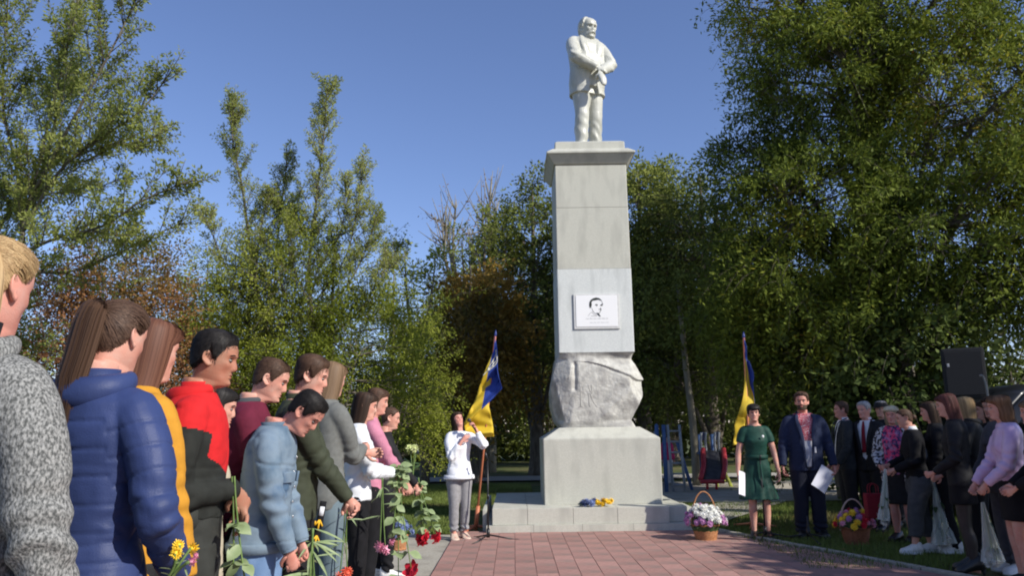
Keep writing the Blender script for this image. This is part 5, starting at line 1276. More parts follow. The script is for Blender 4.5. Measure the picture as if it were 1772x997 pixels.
# a head further back
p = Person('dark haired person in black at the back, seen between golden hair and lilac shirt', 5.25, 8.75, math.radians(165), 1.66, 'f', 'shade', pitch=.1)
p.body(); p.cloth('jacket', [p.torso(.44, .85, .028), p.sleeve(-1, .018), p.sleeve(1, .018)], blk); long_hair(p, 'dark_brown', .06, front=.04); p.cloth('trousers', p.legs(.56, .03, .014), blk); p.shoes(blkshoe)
# lilac satin
p = Person('woman in lilac satin shirt and black skirt with wavy chestnut hair', 4.40, 7.1, math.radians(164), 1.655, 'f', 'fair', pitch=.12, hyaw=.0, wr=(.16, .09, .52), wl=(.15, .08, .53), pole=(-.8, .5, 0), bulk=1.03)
p.body(bare_legs=True, hands={-1: dict(d=(.4, .2, -.8), n=(0, .9, 0), curl=1.2), 1: dict(d=(.4, -.2, -.8), n=(0, -.9, 0), curl=1.2, thumb=-1)})
p.cloth('shirt', [p.torso(.54, .85, .024), p.sleeve(-1, .018), p.sleeve(1, .018)], lilac, wr=.013, wscale=(11, 11, 14)); neckband(p, lilac, .84, .874, .058, .007, gap=.4)
h = Hair(); curtain(h, .07, w=1.06, n=700, front=.035, puff=.006, wave=.008); p.hair_obj(h, hairmat('chestnut', (.10, .045, .02), (.18, .09, .045), (.28, .16, .09))); p.cloth('skirt', [p.torso(.34, .57, .014, flare=.0)], blk); p.shoes(blkshoe); LIL = p
# rightmost
p = Person('woman in black dress with light brown hair at the right edge of the photo', 4.38, 6.62, math.radians(158), 1.60, 'f', 'fair', pitch=.12, wr=(.15, .08, .55), wl=(.15, .08, .55), pole=(-.8, .6, 0), bulk=1.08)
p.body(bare_legs=True); p.cloth('dress', [p.torso(.30, .85, .020, flare=.08, m=36), p.sleeve(-1, .015), p.sleeve(1, .015)], blk, wr=.009); long_hair(p, 'light_brown', .08, front=.035, puff=.006, wave=.006); p.shoes(blkshoe)

# child on the playground
p = Person('small child in pink jacket and white trousers on the playground ladder frame', 3.66, 19.1, math.radians(-60), 1.12, 'f', 'fair', pitch=.1, bulk=1.25, z=.12, hs=.185, voxel=.014)
p.body(); p.cloth('jacket', [p.torso(.47, .84, .03), p.sleeve(-1, .018), p.sleeve(1, .018)], cl('hot_pink', (.60, .04, .16), .9)); p.cloth('trousers', p.legs(.55, .03, .012), whitec)
h = Hair(); cap_hair(h, 'f', .012, 100, 'back'); p.hair_obj(h, HM['brown']); p.shoes(white_sn, 'sneaker', white_sole)

# ------------------------------------------------------------------ statue
p = Person('pale stone statue of a stout moustached man in an open coat on the pedestal', 1.315, 12.35, math.radians(-65), 2.36, 'm', 'fair', pitch=.14, hyaw=.10, bulk=1.2, belly=.10, wr=(.16, .01, .56), wl=(.16, .02, .535), pole=(-.1, 1.3, .1), name='statue', cat='statue', z=5.955, hs=.375, foot=.068, stance=(.02, -.015), fat=1., ek=1., arml=1.13)
H_ = p.H; S_ = [p.torso(.405, .852, .034, flare=.10, opening=lambda z: np.interp(z, [.38, .47, .52, .62, .72, .82], [.045, .03, .018, .04, .06, .06]), n=72, m=40, pleats=.02, zflare=.5), p.torso(.48, .858, .02), p.sleeve(-1, .022), p.sleeve(1, .022)]
S_ += p.legs(.52, .028, .02, wide=.96)
S_.append(tube([(p.lx(.8 * H_) - .02, 0, .80 * H_), (.01, 0, .85 * H_), (.012, 0, p.hz + .02)], [.13, .095, .09], 14, seg=6))
for sd, kw in ((-1, dict(d=(.45, .8, -.35), n=(-.6, .3, -.4), curl=.5)), (1, dict(d=(.25, -.5, -.8), n=(-.7, -.3, .1), curl=.7, thumb=-1))):
    pm, fs = p.hand(sd, **kw); S_.append(pm); S_ += fs
off = np.array([.012 * H_, 0, p.hz]); put = lambda VF: (bend(VF[0], p.pitch, p.hyaw) * p.hs + off, VF[1])
P_, zs = face_rings('m', 1.2); a_ = ANG[None]; z_ = zs[:, None]
sock = -.010 * np.exp(-((np.abs(a_) - .37) / .2) ** 2 - ((z_ - .118) / .013) ** 2) + .008 * np.exp(-((np.abs(a_) - .35) / .35) ** 2 - ((z_ - .14) / .008) ** 2)
P_ = P_ + sock[:, :, None] * np.stack([np.cos(ANG), .8 * np.sin(ANG), np.zeros(NA)], 1)[None]
S_.append(put(rings_mesh(P_))); S_ += [put(ear(-1)), put(ear(1))]
S_.append(put(tube([(.075, -.045, .036), (.093, -.028, .052), (.102, 0, .062), (.093, .028, .052), (.075, .045, .036)], [.006, .009, .009, .009, .006], 8, seg=12)))
zs2 = np.concatenate([np.linspace(.02, .17, 26), np.linspace(.175, .2255, 12)]); zl = np.interp(np.abs(ANG), *HL['bald']); k_ = sstep((zs2[:, None] - zl[None]) / .02)
S_.append(put(rings_mesh(head_base(zs2, -.012 + .030 * k_))))
# lapels, collar, coat edge, hat in the hand, shoes
for sd in (-1, 1):
    S_.append(tube([(.235, sd * .06, .60 * H_), (.232, sd * .12, .70 * H_), (.190, sd * .155, .78 * H_), (.09, sd * .12, .845 * H_), (-.02, sd * .10, .868 * H_)], [.02, .055, .062, .045, .03], 10, seg=22, flat=.30, up=(1, 0, 0)))
    S_.append(tube([(.225, sd * .05, .61 * H_), (.215, sd * .075, .50 * H_), (.205, sd * .11, .40 * H_)], [.022, .024, .024], 8, seg=14, flat=.6, up=(1, 0, 0)))
    an = p.leg[sd][2]; S_.append(tube([an + [-.06, 0, -.05], an + [.05, sd * .01, -.045], an + [.16, sd * .02, -.06], an + [.20, sd * .022, -.068]], [.075, .08, .07, .04], 12, seg=14, flat=.62, up=(0, 0, 1), round_end=True))
hp = p.arm[1][2] + np.array([.05, -.03, -.12]); S_.append(tube([hp + [-.03, 0, .09], hp + [0, 0, .03], hp + [.03, .01, -.05], hp + [.05, .01, -.13]], [.035, .06, .07, .06], 16, seg=12, flat=.62, up=(1, 0, .3), round_end=True))
V, F, N = fuse(S_, .0105, 1, .5)
d = .010 * fbm(V * [6, 6, 7] + 3, 3) * (V[:, 2] < .84 * H_)
d += .006 * np.sin(V[:, 2] * 30 + V[:, 1] * 22 + 8 * vnoise(V * 3)) * np.exp(-((V[:, 2] - .10 * H_) / (.12 * H_)) ** 2)
for sd in (-1, 1): d += .012 * np.exp(-((V - p.arm[sd][1]) ** 2).sum(1) / .02) * np.sin((V - p.arm[sd][1]) @ np.array([30, 10, 55]) + 4 * vnoise(V * 8))
V = V + N * d[:, None]
stat_m = mat('painted_stone', (.47, .47, .41), (.56, .56, .50), scale=5, rough=.38, spec=.45, bump=.002, bscale=40, c3=(.40, .40, .345), scale2=2.5, detail=5, stretch2=(1.6, 1.6, .5))
obj('figure', V, F, stat_m, p.root)
# ================================================================== flowers, flags, microphones, loudspeaker, van, playground
stem_m = mat('stem_green', (.10, .17, .04), (.15, .22, .07), scale=20, rough=.6); leaf_m = mat('rose_leaf', (.20, .27, .12), (.31, .38, .20), scale=14, rough=.5, trans=.2); leaf_d = mat('dark_leaf', (.03, .06, .02), (.05, .09, .03), scale=14, rough=.6)
red_p = mat('red_petal', (.55, .012, .03), (.68, .03, .06), scale=30, rough=.6, trans=.15); pink_p = mat('pink_petal', (.72, .22, .36), (.80, .42, .52), scale=30, rough=.7, trans=.15); white_p = mat('white_petal', (.72, .72, .66), (.80, .80, .76), scale=30, rough=.7, trans=.15)
lilac_p = mat('lilac_petal', (.42, .17, .38), (.56, .30, .50), scale=25, rough=.7, trans=.15); yellow_p = mat('yellow_petal', (.80, .48, .02), (.85, .60, .05), scale=20, rough=.6); blue_p = mat('blue_petal', (.10, .14, .30), (.18, .23, .40), scale=20, rough=.7); coral_p = mat('coral_petal', (.70, .09, .05), (.78, .18, .10), scale=20, rough=.7)
lime_p = mat('lime_petal', (.50, .58, .22), (.62, .68, .34), scale=20, rough=.7)
wick = mat('wicker', (.30, .13, .055), (.44, .21, .095), scale=40, rough=.65, bump=.003, bscale=90, stretch=(1, 1, 2.5)); wick_d = mat('wicker_dark', (.20, .07, .035), (.28, .11, .055), scale=40, rough=.65, bump=.003, bscale=90)
def petal(L, wd, cup, a, tilt, base, nn=3):
    """one petal: strip of nn+1 rows bending outward"""
    V = []
    for i in range(nn + 1):
        u = i / nn; th = tilt + cup * u; r = base + L * u * math.sin(th) ; z = L * u * math.cos(th); w_ = wd * math.sin(PI * (.18 + .72 * u)) * .5
        for sgn in (-1, 1):
            V.append((r * math.cos(a) - sgn * w_ * math.sin(a), r * math.sin(a) + sgn * w_ * math.cos(a), z))
    return V, [(2 * i, 2 * i + 1, 2 * i + 3, 2 * i + 2) for i in range(nn)]
def rose_mesh(name, m, r=.035, rr=R):
    mb = MB(); mb.add(ball((0, 0, r * .55), r * .42, 8, 6, (1, 1, 1.3)))
    for k_, (n_, tl, cu) in enumerate(((4, .05, .25), (5, .25, .45), (6, .5, .7), (6, .8, .9))):
        for i in range(n_): mb.add(petal(r * (1.05 + .1 * k_), r * (.95 + .15 * k_), cu, 2 * PI * (i + .4 * k_) / n_ + rr.uniform(-.15, .15), tl, r * .1 * k_))
    V, F = mb.arr(); return new_mesh(name, V, F, m)
def ruffle_mesh(name, m, r=.03, n=34):
    """carnation or chrysanthemum head: many short petals on a dome"""
    mb = MB(); mb.add(ball((0, 0, r * .3), r * .5, 8, 6))
    for i in range(n):
        u = (i + .5) / n; th = .1 + 1.45 * u; mb.add(petal(r * R.uniform(.85, 1.1), r * .42, .35, i * 2.4, th, r * .12, 2))
    V, F = mb.arr(); return new_mesh(name, V, F, m)
def leaf_mesh(name, m, L=.06, wd=.04):
    V = [(0, 0, 0)]; 
    rows = [(.15, .5), (.4, 1.), (.65, .85), (.85, .45)]
    for u, k_ in rows: V += [(L * u, -wd * .5 * k_, .006 * k_ - .008 * u), (L * u, 0, -.01 * u * u), (L * u, wd * .5 * k_, .006 * k_ - .008 * u)]
    V.append((L, 0, -.014)); F = [(0, 1, 2), (0, 2, 3)]
    for i in range(3):
        a = 1 + 3 * i; F += [(a, a + 3, a + 4, a + 1), (a + 1, a + 4, a + 5, a + 2)]
    F += [(10, 13, 11), (11, 13, 12)]; return new_mesh(name, V, F, m)
ROSE = rose_mesh('rose_bloom', red_p, .036); CARN_P = ruffle_mesh('carnation_bloom', pink_p, .038); CARN_R = ruffle_mesh('carnation_bloom', red_p, .034); CARN_C = ruffle_mesh('carnation_bloom', coral_p, .034)
CH_W = ruffle_mesh('aster_bloom', white_p, .042, 40); CH_L = ruffle_mesh('aster_bloom', lilac_p, .034, 30); CH_Y = ruffle_mesh('aster_bloom', yellow_p, .04, 34); CH_LI = ruffle_mesh('aster_bloom', lime_p, .042, 36); CH_PK = ruffle_mesh('aster_bloom', pink_p, .032, 28); CH_B = ruffle_mesh('aster_bloom', blue_p, .04, 34)
LEAF = leaf_mesh('leaf', leaf_m, .075, .052); LEAF_D = leaf_mesh('leaf', leaf_d, .09, .045); LEAF_S = leaf_mesh('leaf', leaf_m, .16, .016)
def dir_rot(d, spin=0.): return Vector(d).to_track_quat('Z', 'Y').to_euler() if not spin else (Vector(d).to_track_quat('Z', 'Y') @ Matrix.Rotation(spin, 3, 'Z').to_quaternion()).to_euler()
def bouquet(label, hand, d, n, L, bloom, group=None, leaves=18, leafme=LEAF, spread=.16, up=.10, name='rose_bouquet', cat='flowers', leaf_from=.25, bs=1., ls=1., seed=1, blooms=None, lens=None, cluster=1.):
    rr = random.Random(seed); root = empty(name, hand, 0, label, cat, group); d = unit(d); ends = []
    s_ = unit(np.cross(d, (.3, 1, .2))); t_ = np.cross(d, s_); paths = []
    for i in range(n):
        a = 2 * PI * i / n + rr.uniform(-.3, .3); off = (s_ * math.cos(a) + t_ * math.sin(a)) * rr.uniform(.4, 1) * cluster
        l_ = lens[i] if lens else L * rr.uniform(.88, 1.08)
        P = [-d * up + off * .008, off * .008, d * l_ * .5 + off * spread * .45, d * l_ + off * spread]
        c_ = spline(P, 9); obj('stem', *tube(c_, [.0042] * 9, 5), stem_m, root); paths.append(c_)
        e = c_[-1]; dd = unit(c_[-1] - c_[-2] + np.array([rr.uniform(-.2, .2), rr.uniform(-.2, .2), 0])); b_ = (blooms or [bloom])[i % len(blooms or [1])]
        inst('bloom', b_, root, e - dd * .012, dir_rot(dd, rr.uniform(0, 6)), bs * rr.uniform(.9, 1.12))
    for k_ in range(leaves):
        c_ = paths[k_ % n]; u = leaf_from + (.93 - leaf_from) * rr.random(); p_ = c_[min(8, int(u * 8))] ; a = rr.uniform(0, 2 * PI)
        o = (s_ * math.cos(a) + t_ * math.sin(a)); f = unit(o * .9 + d * rr.uniform(-.1, .7)); nrm = unit(np.cross(f, np.cross((rr.uniform(-.6, .6), -.6, .8), f))); y = np.cross(nrm, f)
        M = Matrix(((f[0], y[0], nrm[0]), (f[1], y[1], nrm[1]), (f[2], y[2], nrm[2])))
        inst('leaf', leafme, root, p_ + o * .004, M.to_euler(), ls * rr.uniform(.75, 1.2))
    return root
hw = lambda p, sd: p.W(p.hands[sd])
BY = {o['label'].split(',')[0]: o for o in C.objects if o.get('category') == 'person'}
bouquet('red roses', hw(G12, 1) + [.02, -.02, -.02], (.18, -.05, -1), 5, .50, ROSE, None, 60, spread=.12, seed=3, ls=1.25, bs=1.25)['label'] = 'red roses with pale green leaves hanging head down at the far end of the row'
bouquet('leafy red roses hanging head down beside the white gathered top', hw(G10, -1) + [.0, -.05, -.02], (.03, -.06, -1), 3, .72, ROSE, None, 70, spread=.13, seed=5, ls=1.3, bs=1.2, leaf_from=.05, lens=[.70, .48, .92], blooms=[ROSE, CARN_P, ROSE])
bouquet('two pink carnations hanging head down in front of the grey blazer jeans', hw(G9, -1) * .35 + hw(G10, -1) * .65 + [.0, -.22, -.18], (.02, -.02, -1), 2, .42, CARN_P, None, 8, LEAF_S, spread=.05, seed=7, name='carnation_bouquet', bs=1.2)
bouquet('coral red carnation held low between the jeans and black trousers', at(598, 895, 5.5), (-.02, 0, -1), 2, .40, CARN_C, None, 8, LEAF_S, spread=.03, seed=8, name='carnation_bouquet')
RB_ = [o for o in C.objects if o.get('label', '').startswith('boy in red and black')][0]
bouquet('red rose with large pale leaves hanging from the red tracksuit boy', at(406, 868, 3.30), (.10, .02, -1), 2, .37, ROSE, None, 14, spread=.05, seed=11, ls=.95, leaf_from=.45, bs=1.0)
bouquet('small yellow and pink flowers held by the girl in blue jacket', at(300, 992, 2.36), (.35, -.1, .5), 5, .07, CH_Y, None, 6, LEAF_S, spread=.04, seed=13, name='flower_posy', bs=.42, ls=.4, up=.03, blooms=[CH_Y, CH_Y, CH_PK, CH_PK, CH_Y])
bouquet('lime and white chrysanthemum held upright by the last girl of the row', hw(G12, 1) + [-.06, .05, .10], (.02, .1, 1), 3, .26, CH_LI, None, 4, LEAF_D, spread=.06, seed=14, name='flower_posy', up=.2, blooms=[CH_LI, CH_LI, CH_B])
bouquet('mass of grassy green leaves held low behind the denim jacket man', at(540, 948, 4.45), (-.02, 0, -1), 6, .30, CH_W, None, 30, LEAF_S, spread=.10, seed=15, name='greenery_bunch', ls=1.3, bs=.5, leaf_from=.0)
# black strap with yellow arrow marks hanging from the olive jacket boy
root = empty('strap', at(560, 868, 4.72), 0, 'black strap with yellow arrow marks hanging below the olive jacket', 'strap')
e = at(545, 948, 4.70) - at(560, 868, 4.72); obj('webbing', *tube([(0, 0, 0), e * .3, e * .7, e], .019, 8, seg=10, flat=.2, up=(.3, -1, 0)), blk, root)
obj('white_end', *tube([e * .12, e * .32], .016, 8, flat=.4, up=(.3, -1, 0)), whitec, root)
ym = mat('yellow_print', (.75, .42, .02), rough=.6); du = unit(e); su = unit(np.cross(du, (.3, -1, 0)))
for u in (.52, .86):
    c_ = e * u + np.array([.0, -.012, 0]); mb = MB()
    for a_, b_ in ((-.022, .0), (.022, .0)): mb.add(tube([c_ - du * .03, c_ + du * .004 + su * a_], [.005, .005], 6, flat=.4, up=(.3, -1, 0)))
    mb.add(tube([c_ - du * .03, c_ + du * .03], [.005, .005], 6, flat=.4, up=(.3, -1, 0))); mb.add(tube([c_ + su * .022 + du * .004, c_ + su * .022 - du * .022], [.004] * 2, 6, flat=.4, up=(.3, -1, 0)))
    V, F = mb.arr(); V, F, N = fuse([(V, F)], .003, 0) if 0 else (V, F, None); o = obj('arrow_mark', V, F, ym, root); o['kind'] = 'stuff'

# wicker baskets
def basket(label, loc, r, h, wm, flowers, nfl, seed, handle=True, dome=.20, hh=.42, leaves=26, hm=None):
    rr = random.Random(seed); root = empty('flower_basket', loc, 0, label, 'basket')
    zs = np.linspace(0, h, 15); n_ = 48; a = np.linspace(0, 2 * PI, n_, endpoint=False); Rg = []
    for i, z in enumerate(zs):
        r_ = r * (.72 + .28 * (z / h) ** .8); Rg.append(np.column_stack([r_ * np.cos(a), r_ * np.sin(a), np.full(n_, z)]) * (1 + .022 * np.sign(np.sin(a * 12 + PI * i))[:, None] * [1, 1, 0]))
    obj('basket_body', *rings_mesh(Rg), wm, root)
    for z, k_ in ((h, 1.03), (.012, .76)):
        P = [(r * k_ * math.cos(t), r * k_ * math.sin(t), z + .006 * math.sin(t * 14)) for t in np.linspace(0, 2 * PI, 57)]; obj('rim', *tube(P, [.012] * 57, 6), wm, root)
    if handle:
        P = [(r * math.cos(t) * 1.0, .02, h * .8 + math.sin(t) * (hh - h * .8)) for t in np.linspace(0, PI, 21)]; obj('handle', *tube(P, [.009 + .002 * (i % 2) for i in range(21)], 6), hm or wm, root)
    for k_ in range(nfl):
        th = math.acos(1 - .95 * (k_ + .5) / nfl); ph = k_ * 2.39996 + rr.uniform(-.15, .15); rad = dome * rr.uniform(.92, 1.08)
        dv = np.array([math.sin(th) * math.cos(ph) * 1.08, math.sin(th) * math.sin(ph) * 1.08, math.cos(th)]); p_ = np.array([0, 0, h + .01]) + dv * rad * np.array([1, 1, .95])
        inst('bloom', flowers(k_, dv, rr), root, p_, dir_rot(unit(dv + np.array([0, -.2, .1])), rr.uniform(0, 6)), rr.uniform(.9, 1.2))
    for k_ in range(leaves):
        ph = rr.uniform(0, 2 * PI); th = rr.uniform(.6, 1.7); dv = np.array([math.sin(th) * math.cos(ph), math.sin(th) * math.sin(ph), math.cos(th)]); p_ = np.array([0, 0, h + .01]) + dv * dome * .75
        q = Vector(dv).to_track_quat('X', 'Z').to_euler(); inst('leaf', LEAF_D, root, p_, q, rr.uniform(.8, 1.2))
    o = obj('moss', *ball((0, 0, h), dome * .8, 14, 9, (1, 1, .8)), leaf_d, root); return root
b1 = gnd(1222, 937)
basket('wicker basket of white and lilac asters standing on the red tiles', b1, .165, .20, wick, lambda k_, d, rr: CH_W if (d[2] > .72 and rr.random() < .6) or (abs(d[0] - .25) < .25 and d[1] < -.4) or rr.random() < .15 else CH_L, 62, 4, dome=.225, hh=.60)
b2 = gnd(1482, 942)
basket('brown basket of mixed pink and yellow flowers in the shade behind the kerb', b2, .17, .19, wick_d, lambda k_, d, rr: rr.choice([CH_PK, CH_Y, CARN_R, CH_L, CH_PK]) , 44, 6, dome=.20, hh=.52, hm=mat('pale_handle', (.45, .33, .27), rough=.6))
b3 = np.array([*gnd(683, 958)[:2], 0]) + [0, .25, 0]
basket('orange wicker basket with blue and green wrapping behind the legs of the left row', b3, .12, .17, wick, lambda k_, d, rr: CH_B, 16, 8, handle=False, dome=.16, leaves=14)
# blue and yellow flowers on the step
root = empty('step_flowers', (1.14, 11.28, .335), 0, 'blue and yellow flowers lying on the front edge of the step', 'flowers')
for i in range(26):
    x = -.19 + .38 * i / 25 + R.uniform(-.02, .02); inst('bloom', CH_B if x < -.0 else CH_Y, root, (x, R.uniform(-.06, .06), R.uniform(.02, .075)), (R.uniform(-1.2, .3), R.uniform(-.8, .8), R.uniform(0, 6)), R.uniform(.9, 1.25))
for i in range(10): inst('leaf', LEAF_D, root, (-.16 + R.uniform(-.04, .1), R.uniform(-.05, .05), .03), (R.uniform(-.4, .4), R.uniform(-.5, .1), R.uniform(2.2, 4)), .8)
# cellophane wrapped white flowers held head down on the right
cello = bpy.data.materials.new('cellophane'); cello.use_nodes = True; _n = cello.node_tree; _b = _n.nodes['Principled BSDF']
_b.inputs['Base Color'].default_value = (.70, .78, .74, 1); _b.inputs['Roughness'].default_value = .12; _b.inputs['Specular IOR Level'].default_value = .8; _b.inputs['Alpha'].default_value = .34
def wrapped(label, top, d, L, seed, r=.10, nf=9):
    rr = random.Random(seed); root = empty('wrapped_bouquet', top, 0, label, 'flowers'); d = unit(d); n_ = 26; k_ = 12; s_ = unit(np.cross(d, (0, 1, .1))); t_ = np.cross(d, s_); Rg = []
    for i in range(k_):
        u = i / (k_ - 1); r_ = .016 + (r - .016) * u ** 1.1; a = np.linspace(0, 2 * PI, n_, endpoint=False); w_ = r_ * (1 + .16 * np.sign(np.sin(a * 6.5 + u * 2)) * u + .05 * np.sin(a * 11))
        Rg.append(d * u * L + np.cos(a)[:, None] * s_ * w_[:, None] + np.sin(a)[:, None] * t_ * w_[:, None] * .7)
    obj('wrapper', *rings_mesh(Rg, caps=False), cello, root, smooth=False)
    for i in range(nf):
        a = i * 2.4; q = r * .75 * math.sqrt((i + .5) / nf); o = s_ * math.cos(a) * q + t_ * math.sin(a) * q * .7
        c_ = spline([d * .02, d * L * .5 + o * .4, d * (L * .95 + rr.uniform(-.05, .06)) + o], 7); obj('stem', *tube(c_, [.0045] * 7, 5), stem_m, root)
        inst('bloom', CH_W, root, c_[-1], dir_rot(unit(d + o * 3)), rr.uniform(.75, 1.05))
    for i in range(8):
        a = rr.uniform(0, 6.28); o = s_ * math.cos(a) + t_ * math.sin(a) * .7; inst('leaf', LEAF_D, root, d * L * rr.uniform(.3, .8) + o * r * .3, Vector(unit(o + d)).to_track_quat('X', 'Z').to_euler(), rr.uniform(.7, 1.1))
    return root
wrapped('white flowers in cellophane hanging head down beside the white sneakers', hw(DRK, -1) + [-.03, -.30, -.02], (.06, -.03, -1), .66, 21, .12, 12)
wrapped('white flowers in cellophane hanging behind the black skirt', at(1700, 870, 7.35), (.10, .05, -1), .52, 22, .09)
wrapped('slim cellophane bouquet with a white ribbon held low by the bun haired woman', at(1532, 812, 8.85), (-.13, 0, -1), .55, 23, .06, 5)
# red bag
root = empty('gift_bag', at(1512, 868, 9.35), 0, 'dark red paper bag held low behind the basket of mixed flowers', 'bag')
obj('bag_body', *box((0, 0, -.05), (.20, .10, .28), .012), cl('dark_red_paper', (.20, .015, .025), .85), root)
for sy in (-.03, .03): obj('bag_handle', *tube([(-.05, sy, .09), (-.045, sy, .17), (0, sy, .20), (.045, sy, .17), (.05, sy, .09)], .005, 6, seg=14), cl('dark_red_cord', (.25, .02, .03), .85), root)
# sheets of paper
paper = mat('paper', (.66, .66, .72), (.70, .70, .76), scale=6, rough=.7)
def sheet_paper(label, c, rz, tilt):
    a, b = np.linspace(-.5, .5, 5), np.linspace(-.5, .5, 6); X, Y = np.meshgrid(a, b); V = np.column_stack([X.ravel() * .21, .02 * (X.ravel() ** 2 * 4) + .012 * Y.ravel(), Y.ravel() * .297]); V2 = V + [0, .0012, 0]
    idx = np.arange(30).reshape(6, 5); f = [(idx[i, j], idx[i, j + 1], idx[i + 1, j + 1], idx[i + 1, j]) for i in range(5) for j in range(4)]; f2 = [tuple(30 + v for v in q[::-1]) for q in f]
    ring = list(idx[0, :]) + list(idx[1:, 4]) + list(idx[5, 3::-1]) + list(idx[4:0:-1, 0]); f3 = [(ring[i], ring[(i + 1) % len(ring)], 30 + ring[(i + 1) % len(ring)], 30 + ring[i]) for i in range(len(ring))]
    o = obj('paper_sheet', np.vstack([V, V2]), f + f2 + f3, paper, loc=c, rot=(0, tilt, rz), smooth=False); tag(o, label, 'paper')
sheet_paper('white sheet of paper hanging from the hand of the woman in green', at(1287, 838, 10.27), .9, .25)
sheet_paper('white folded sheet of paper in the left hand of the navy suit man', at(1426, 830, 10.15), .15, .62)

# flags on leaning poles
def flag(label, foot, top, fly, ffrac, emblem=True, seed=1, bl=.17):
    """cloth hung from the upper part of a leaning pole, falling in folds"""
    root = empty('flag', foot, 0, label, 'flag'); d = np.array(top) - np.array(foot); u_ = unit(d); Lp = np.linalg.norm(d)
    obj('pole', *tube([(0, 0, 0), d * .5, d], .016, 10), mat('orange_pole', (.42, .13, .06), (.50, .18, .09), scale=9, rough=.5), root)
    obj('finial', *tube([d - u_ * .01, d + u_ * .03, d + u_ * .09], [.015, .02, .003], 10), mat('blue_finial', (.04, .06, .22), rough=.4), root)
    for t in (.10, 2.2, 4.3):
        obj('foot', *tube([(0, 0, .06), (.18 * math.cos(t), .18 * math.sin(t), .03), (.34 * math.cos(t), .34 * math.sin(t), .012)], [.022, .018, .014], 8, seg=8), mat('orange_pole', (.42, .13, .06)), root)
    obj('socket', *tube([u_ * .0, u_ * .34], [.032, .030], 12), mat('orange_pole', (.42, .13, .06)), root)
    nu, nv = 40, 34; hoist = Lp * ffrac; V = []; 
    for i in range(nu):
        u = i / (nu - 1)                       # along the hoist, from the top
        p0 = d - u_ * hoist * u
        fx, fz = (np.interp(u, [q[0] for q in fly], [q[m_] for q in fly]) for m_ in (1, 2))
        for j in range(nv):
            v = j / (nv - 1)
            fold = .07 * v ** .6 * math.sin(v * 9 + u * 9 + seed) + .03 * math.sin(v * 21 + u * 5 + seed * 2) * v
            V.append(p0 + np.array([fx * v ** .8 + .022 * math.sin(u * 19 + v * 3 + seed) * v, fold - .02, fz * v - .05 * math.sin(v * PI)]))
    idx = np.arange(nu * nv).reshape(nu, nv); F = []; mi = []
    for i in range(nu - 1):
        for j in range(nv - 1): F.append((idx[i, j], idx[i + 1, j], idx[i + 1, j + 1], idx[i, j + 1])); mi.append(0 if i < (nu - 1) * bl else 1)
    blue = mat('flag_blue', (.035, .075, .36), (.045, .09, .42), scale=5, rough=.6, trans=.3); yel = mat('flag_yellow', (.72, .50, .03), (.78, .58, .06), scale=5, rough=.6, trans=.3)
    V = np.array(V); o = obj('cloth', V, F, [blue, yel], root, mi); m_ = o.modifiers.new('thickness', 'SOLIDIFY'); m_.thickness = .003
    if emblem:
        # three pronged emblem in white, sewn on the cloth
        def on(uu, vv):
            i, j = uu * (nu - 1), vv * (nv - 1); return V.reshape(nu, nv, 3)[int(i), int(j)] + np.array([0, -.012, 0])
        em = mat('emblem_white', (.70, .68, .55), rough=.6); mb = MB()
        for pts in ([(.10, .20), (.17, .20), (.22, .25), (.22, .31), (.17, .36), (.10, .36)], [(.08, .28), (.17, .28), (.26, .28)], [(.19, .22), (.18, .28), (.19, .34)]):
            mb.add(tube([on(a_, b_) for a_, b_ in pts], .007, 6, seg=14, flat=.5, up=(0, 1, 0)))
        V2, F2 = mb.arr(); V2, F2, _x = fuse([(V2, F2)], .004, 1); obj('emblem', V2, F2, em, root)
    return root
flag('blue and yellow flag with white emblem on a leaning pole beside the woman speaking', (*gnd(823, 918)[:2], 0), at(857, 582, 11.35), [(0, .04, -.45), (.16, .10, -.62), (.24, -.44, -1.05), (.6, -.44, -.85), (.85, -.26, -.62), (1, .10, -.45)], .36, True, 1., .2)
flag('blue and yellow flag drooping on its pole behind the woman in green', (*gnd(1303, 914)[:2], 0), at(1287, 585, 11.5), [(0, .05, -.38), (.26, .09, -.5), (.33, .14, -1.1), (.55, -.16, -1.0), (.78, -.30, -.8), (1, -.08, -.5)], .36, False, 2.4, .30)

# microphone stands
blk_metal = mat('black_metal', (.012, .012, .013), rough=.4, spec=.5)
def mic_stand(label, loc, h, rot, boom=None):
    root = empty('microphone_stand', loc, rot, label, 'stand')
    obj('pole', *tube([(0, 0, .07), (0, 0, h * .55), (0, 0, h)], [.012, .011, .008], 10), blk_metal, root); obj('hub', *tube([(0, 0, .05), (0, 0, .16)], [.024, .02], 12), blk_metal, root); obj('collar', *tube([(0, 0, h * .52), (0, 0, h * .58)], [.017, .017], 10), blk_metal, root)
    for t in (.0, 2.09, 4.19):
        l_ = obj('leg', *tube([(.02 * math.cos(t), .02 * math.sin(t), .08), (.37 * math.cos(t), .37 * math.sin(t), .012)], [.010, .009], 8), blk_metal, root); obj('rubber_foot', *tube([(.35 * math.cos(t), .35 * math.sin(t), .015), (.40 * math.cos(t), .40 * math.sin(t), .012)], [.014, .012], 8), blk_metal, l_)
    if boom: obj('clip', *tube([(0, 0, h), np.array(boom) * .5 + [0, 0, h], np.array(boom) + [0, 0, h]], [.012, .010, .013], 8), blk_metal, root)
    return root
mic_stand('slim black microphone stand in front of the woman speaking', gnd(845, 938), 1.02, .02, (-.03, -.02, .10))
mic_stand('black microphone stand in front of the woman in green', gnd(1325, 934), .98, .02, (.0, -.02, .06))
mic_stand('low black stand with spread legs in front of the navy suit man', gnd(1400, 937), .30, .5)
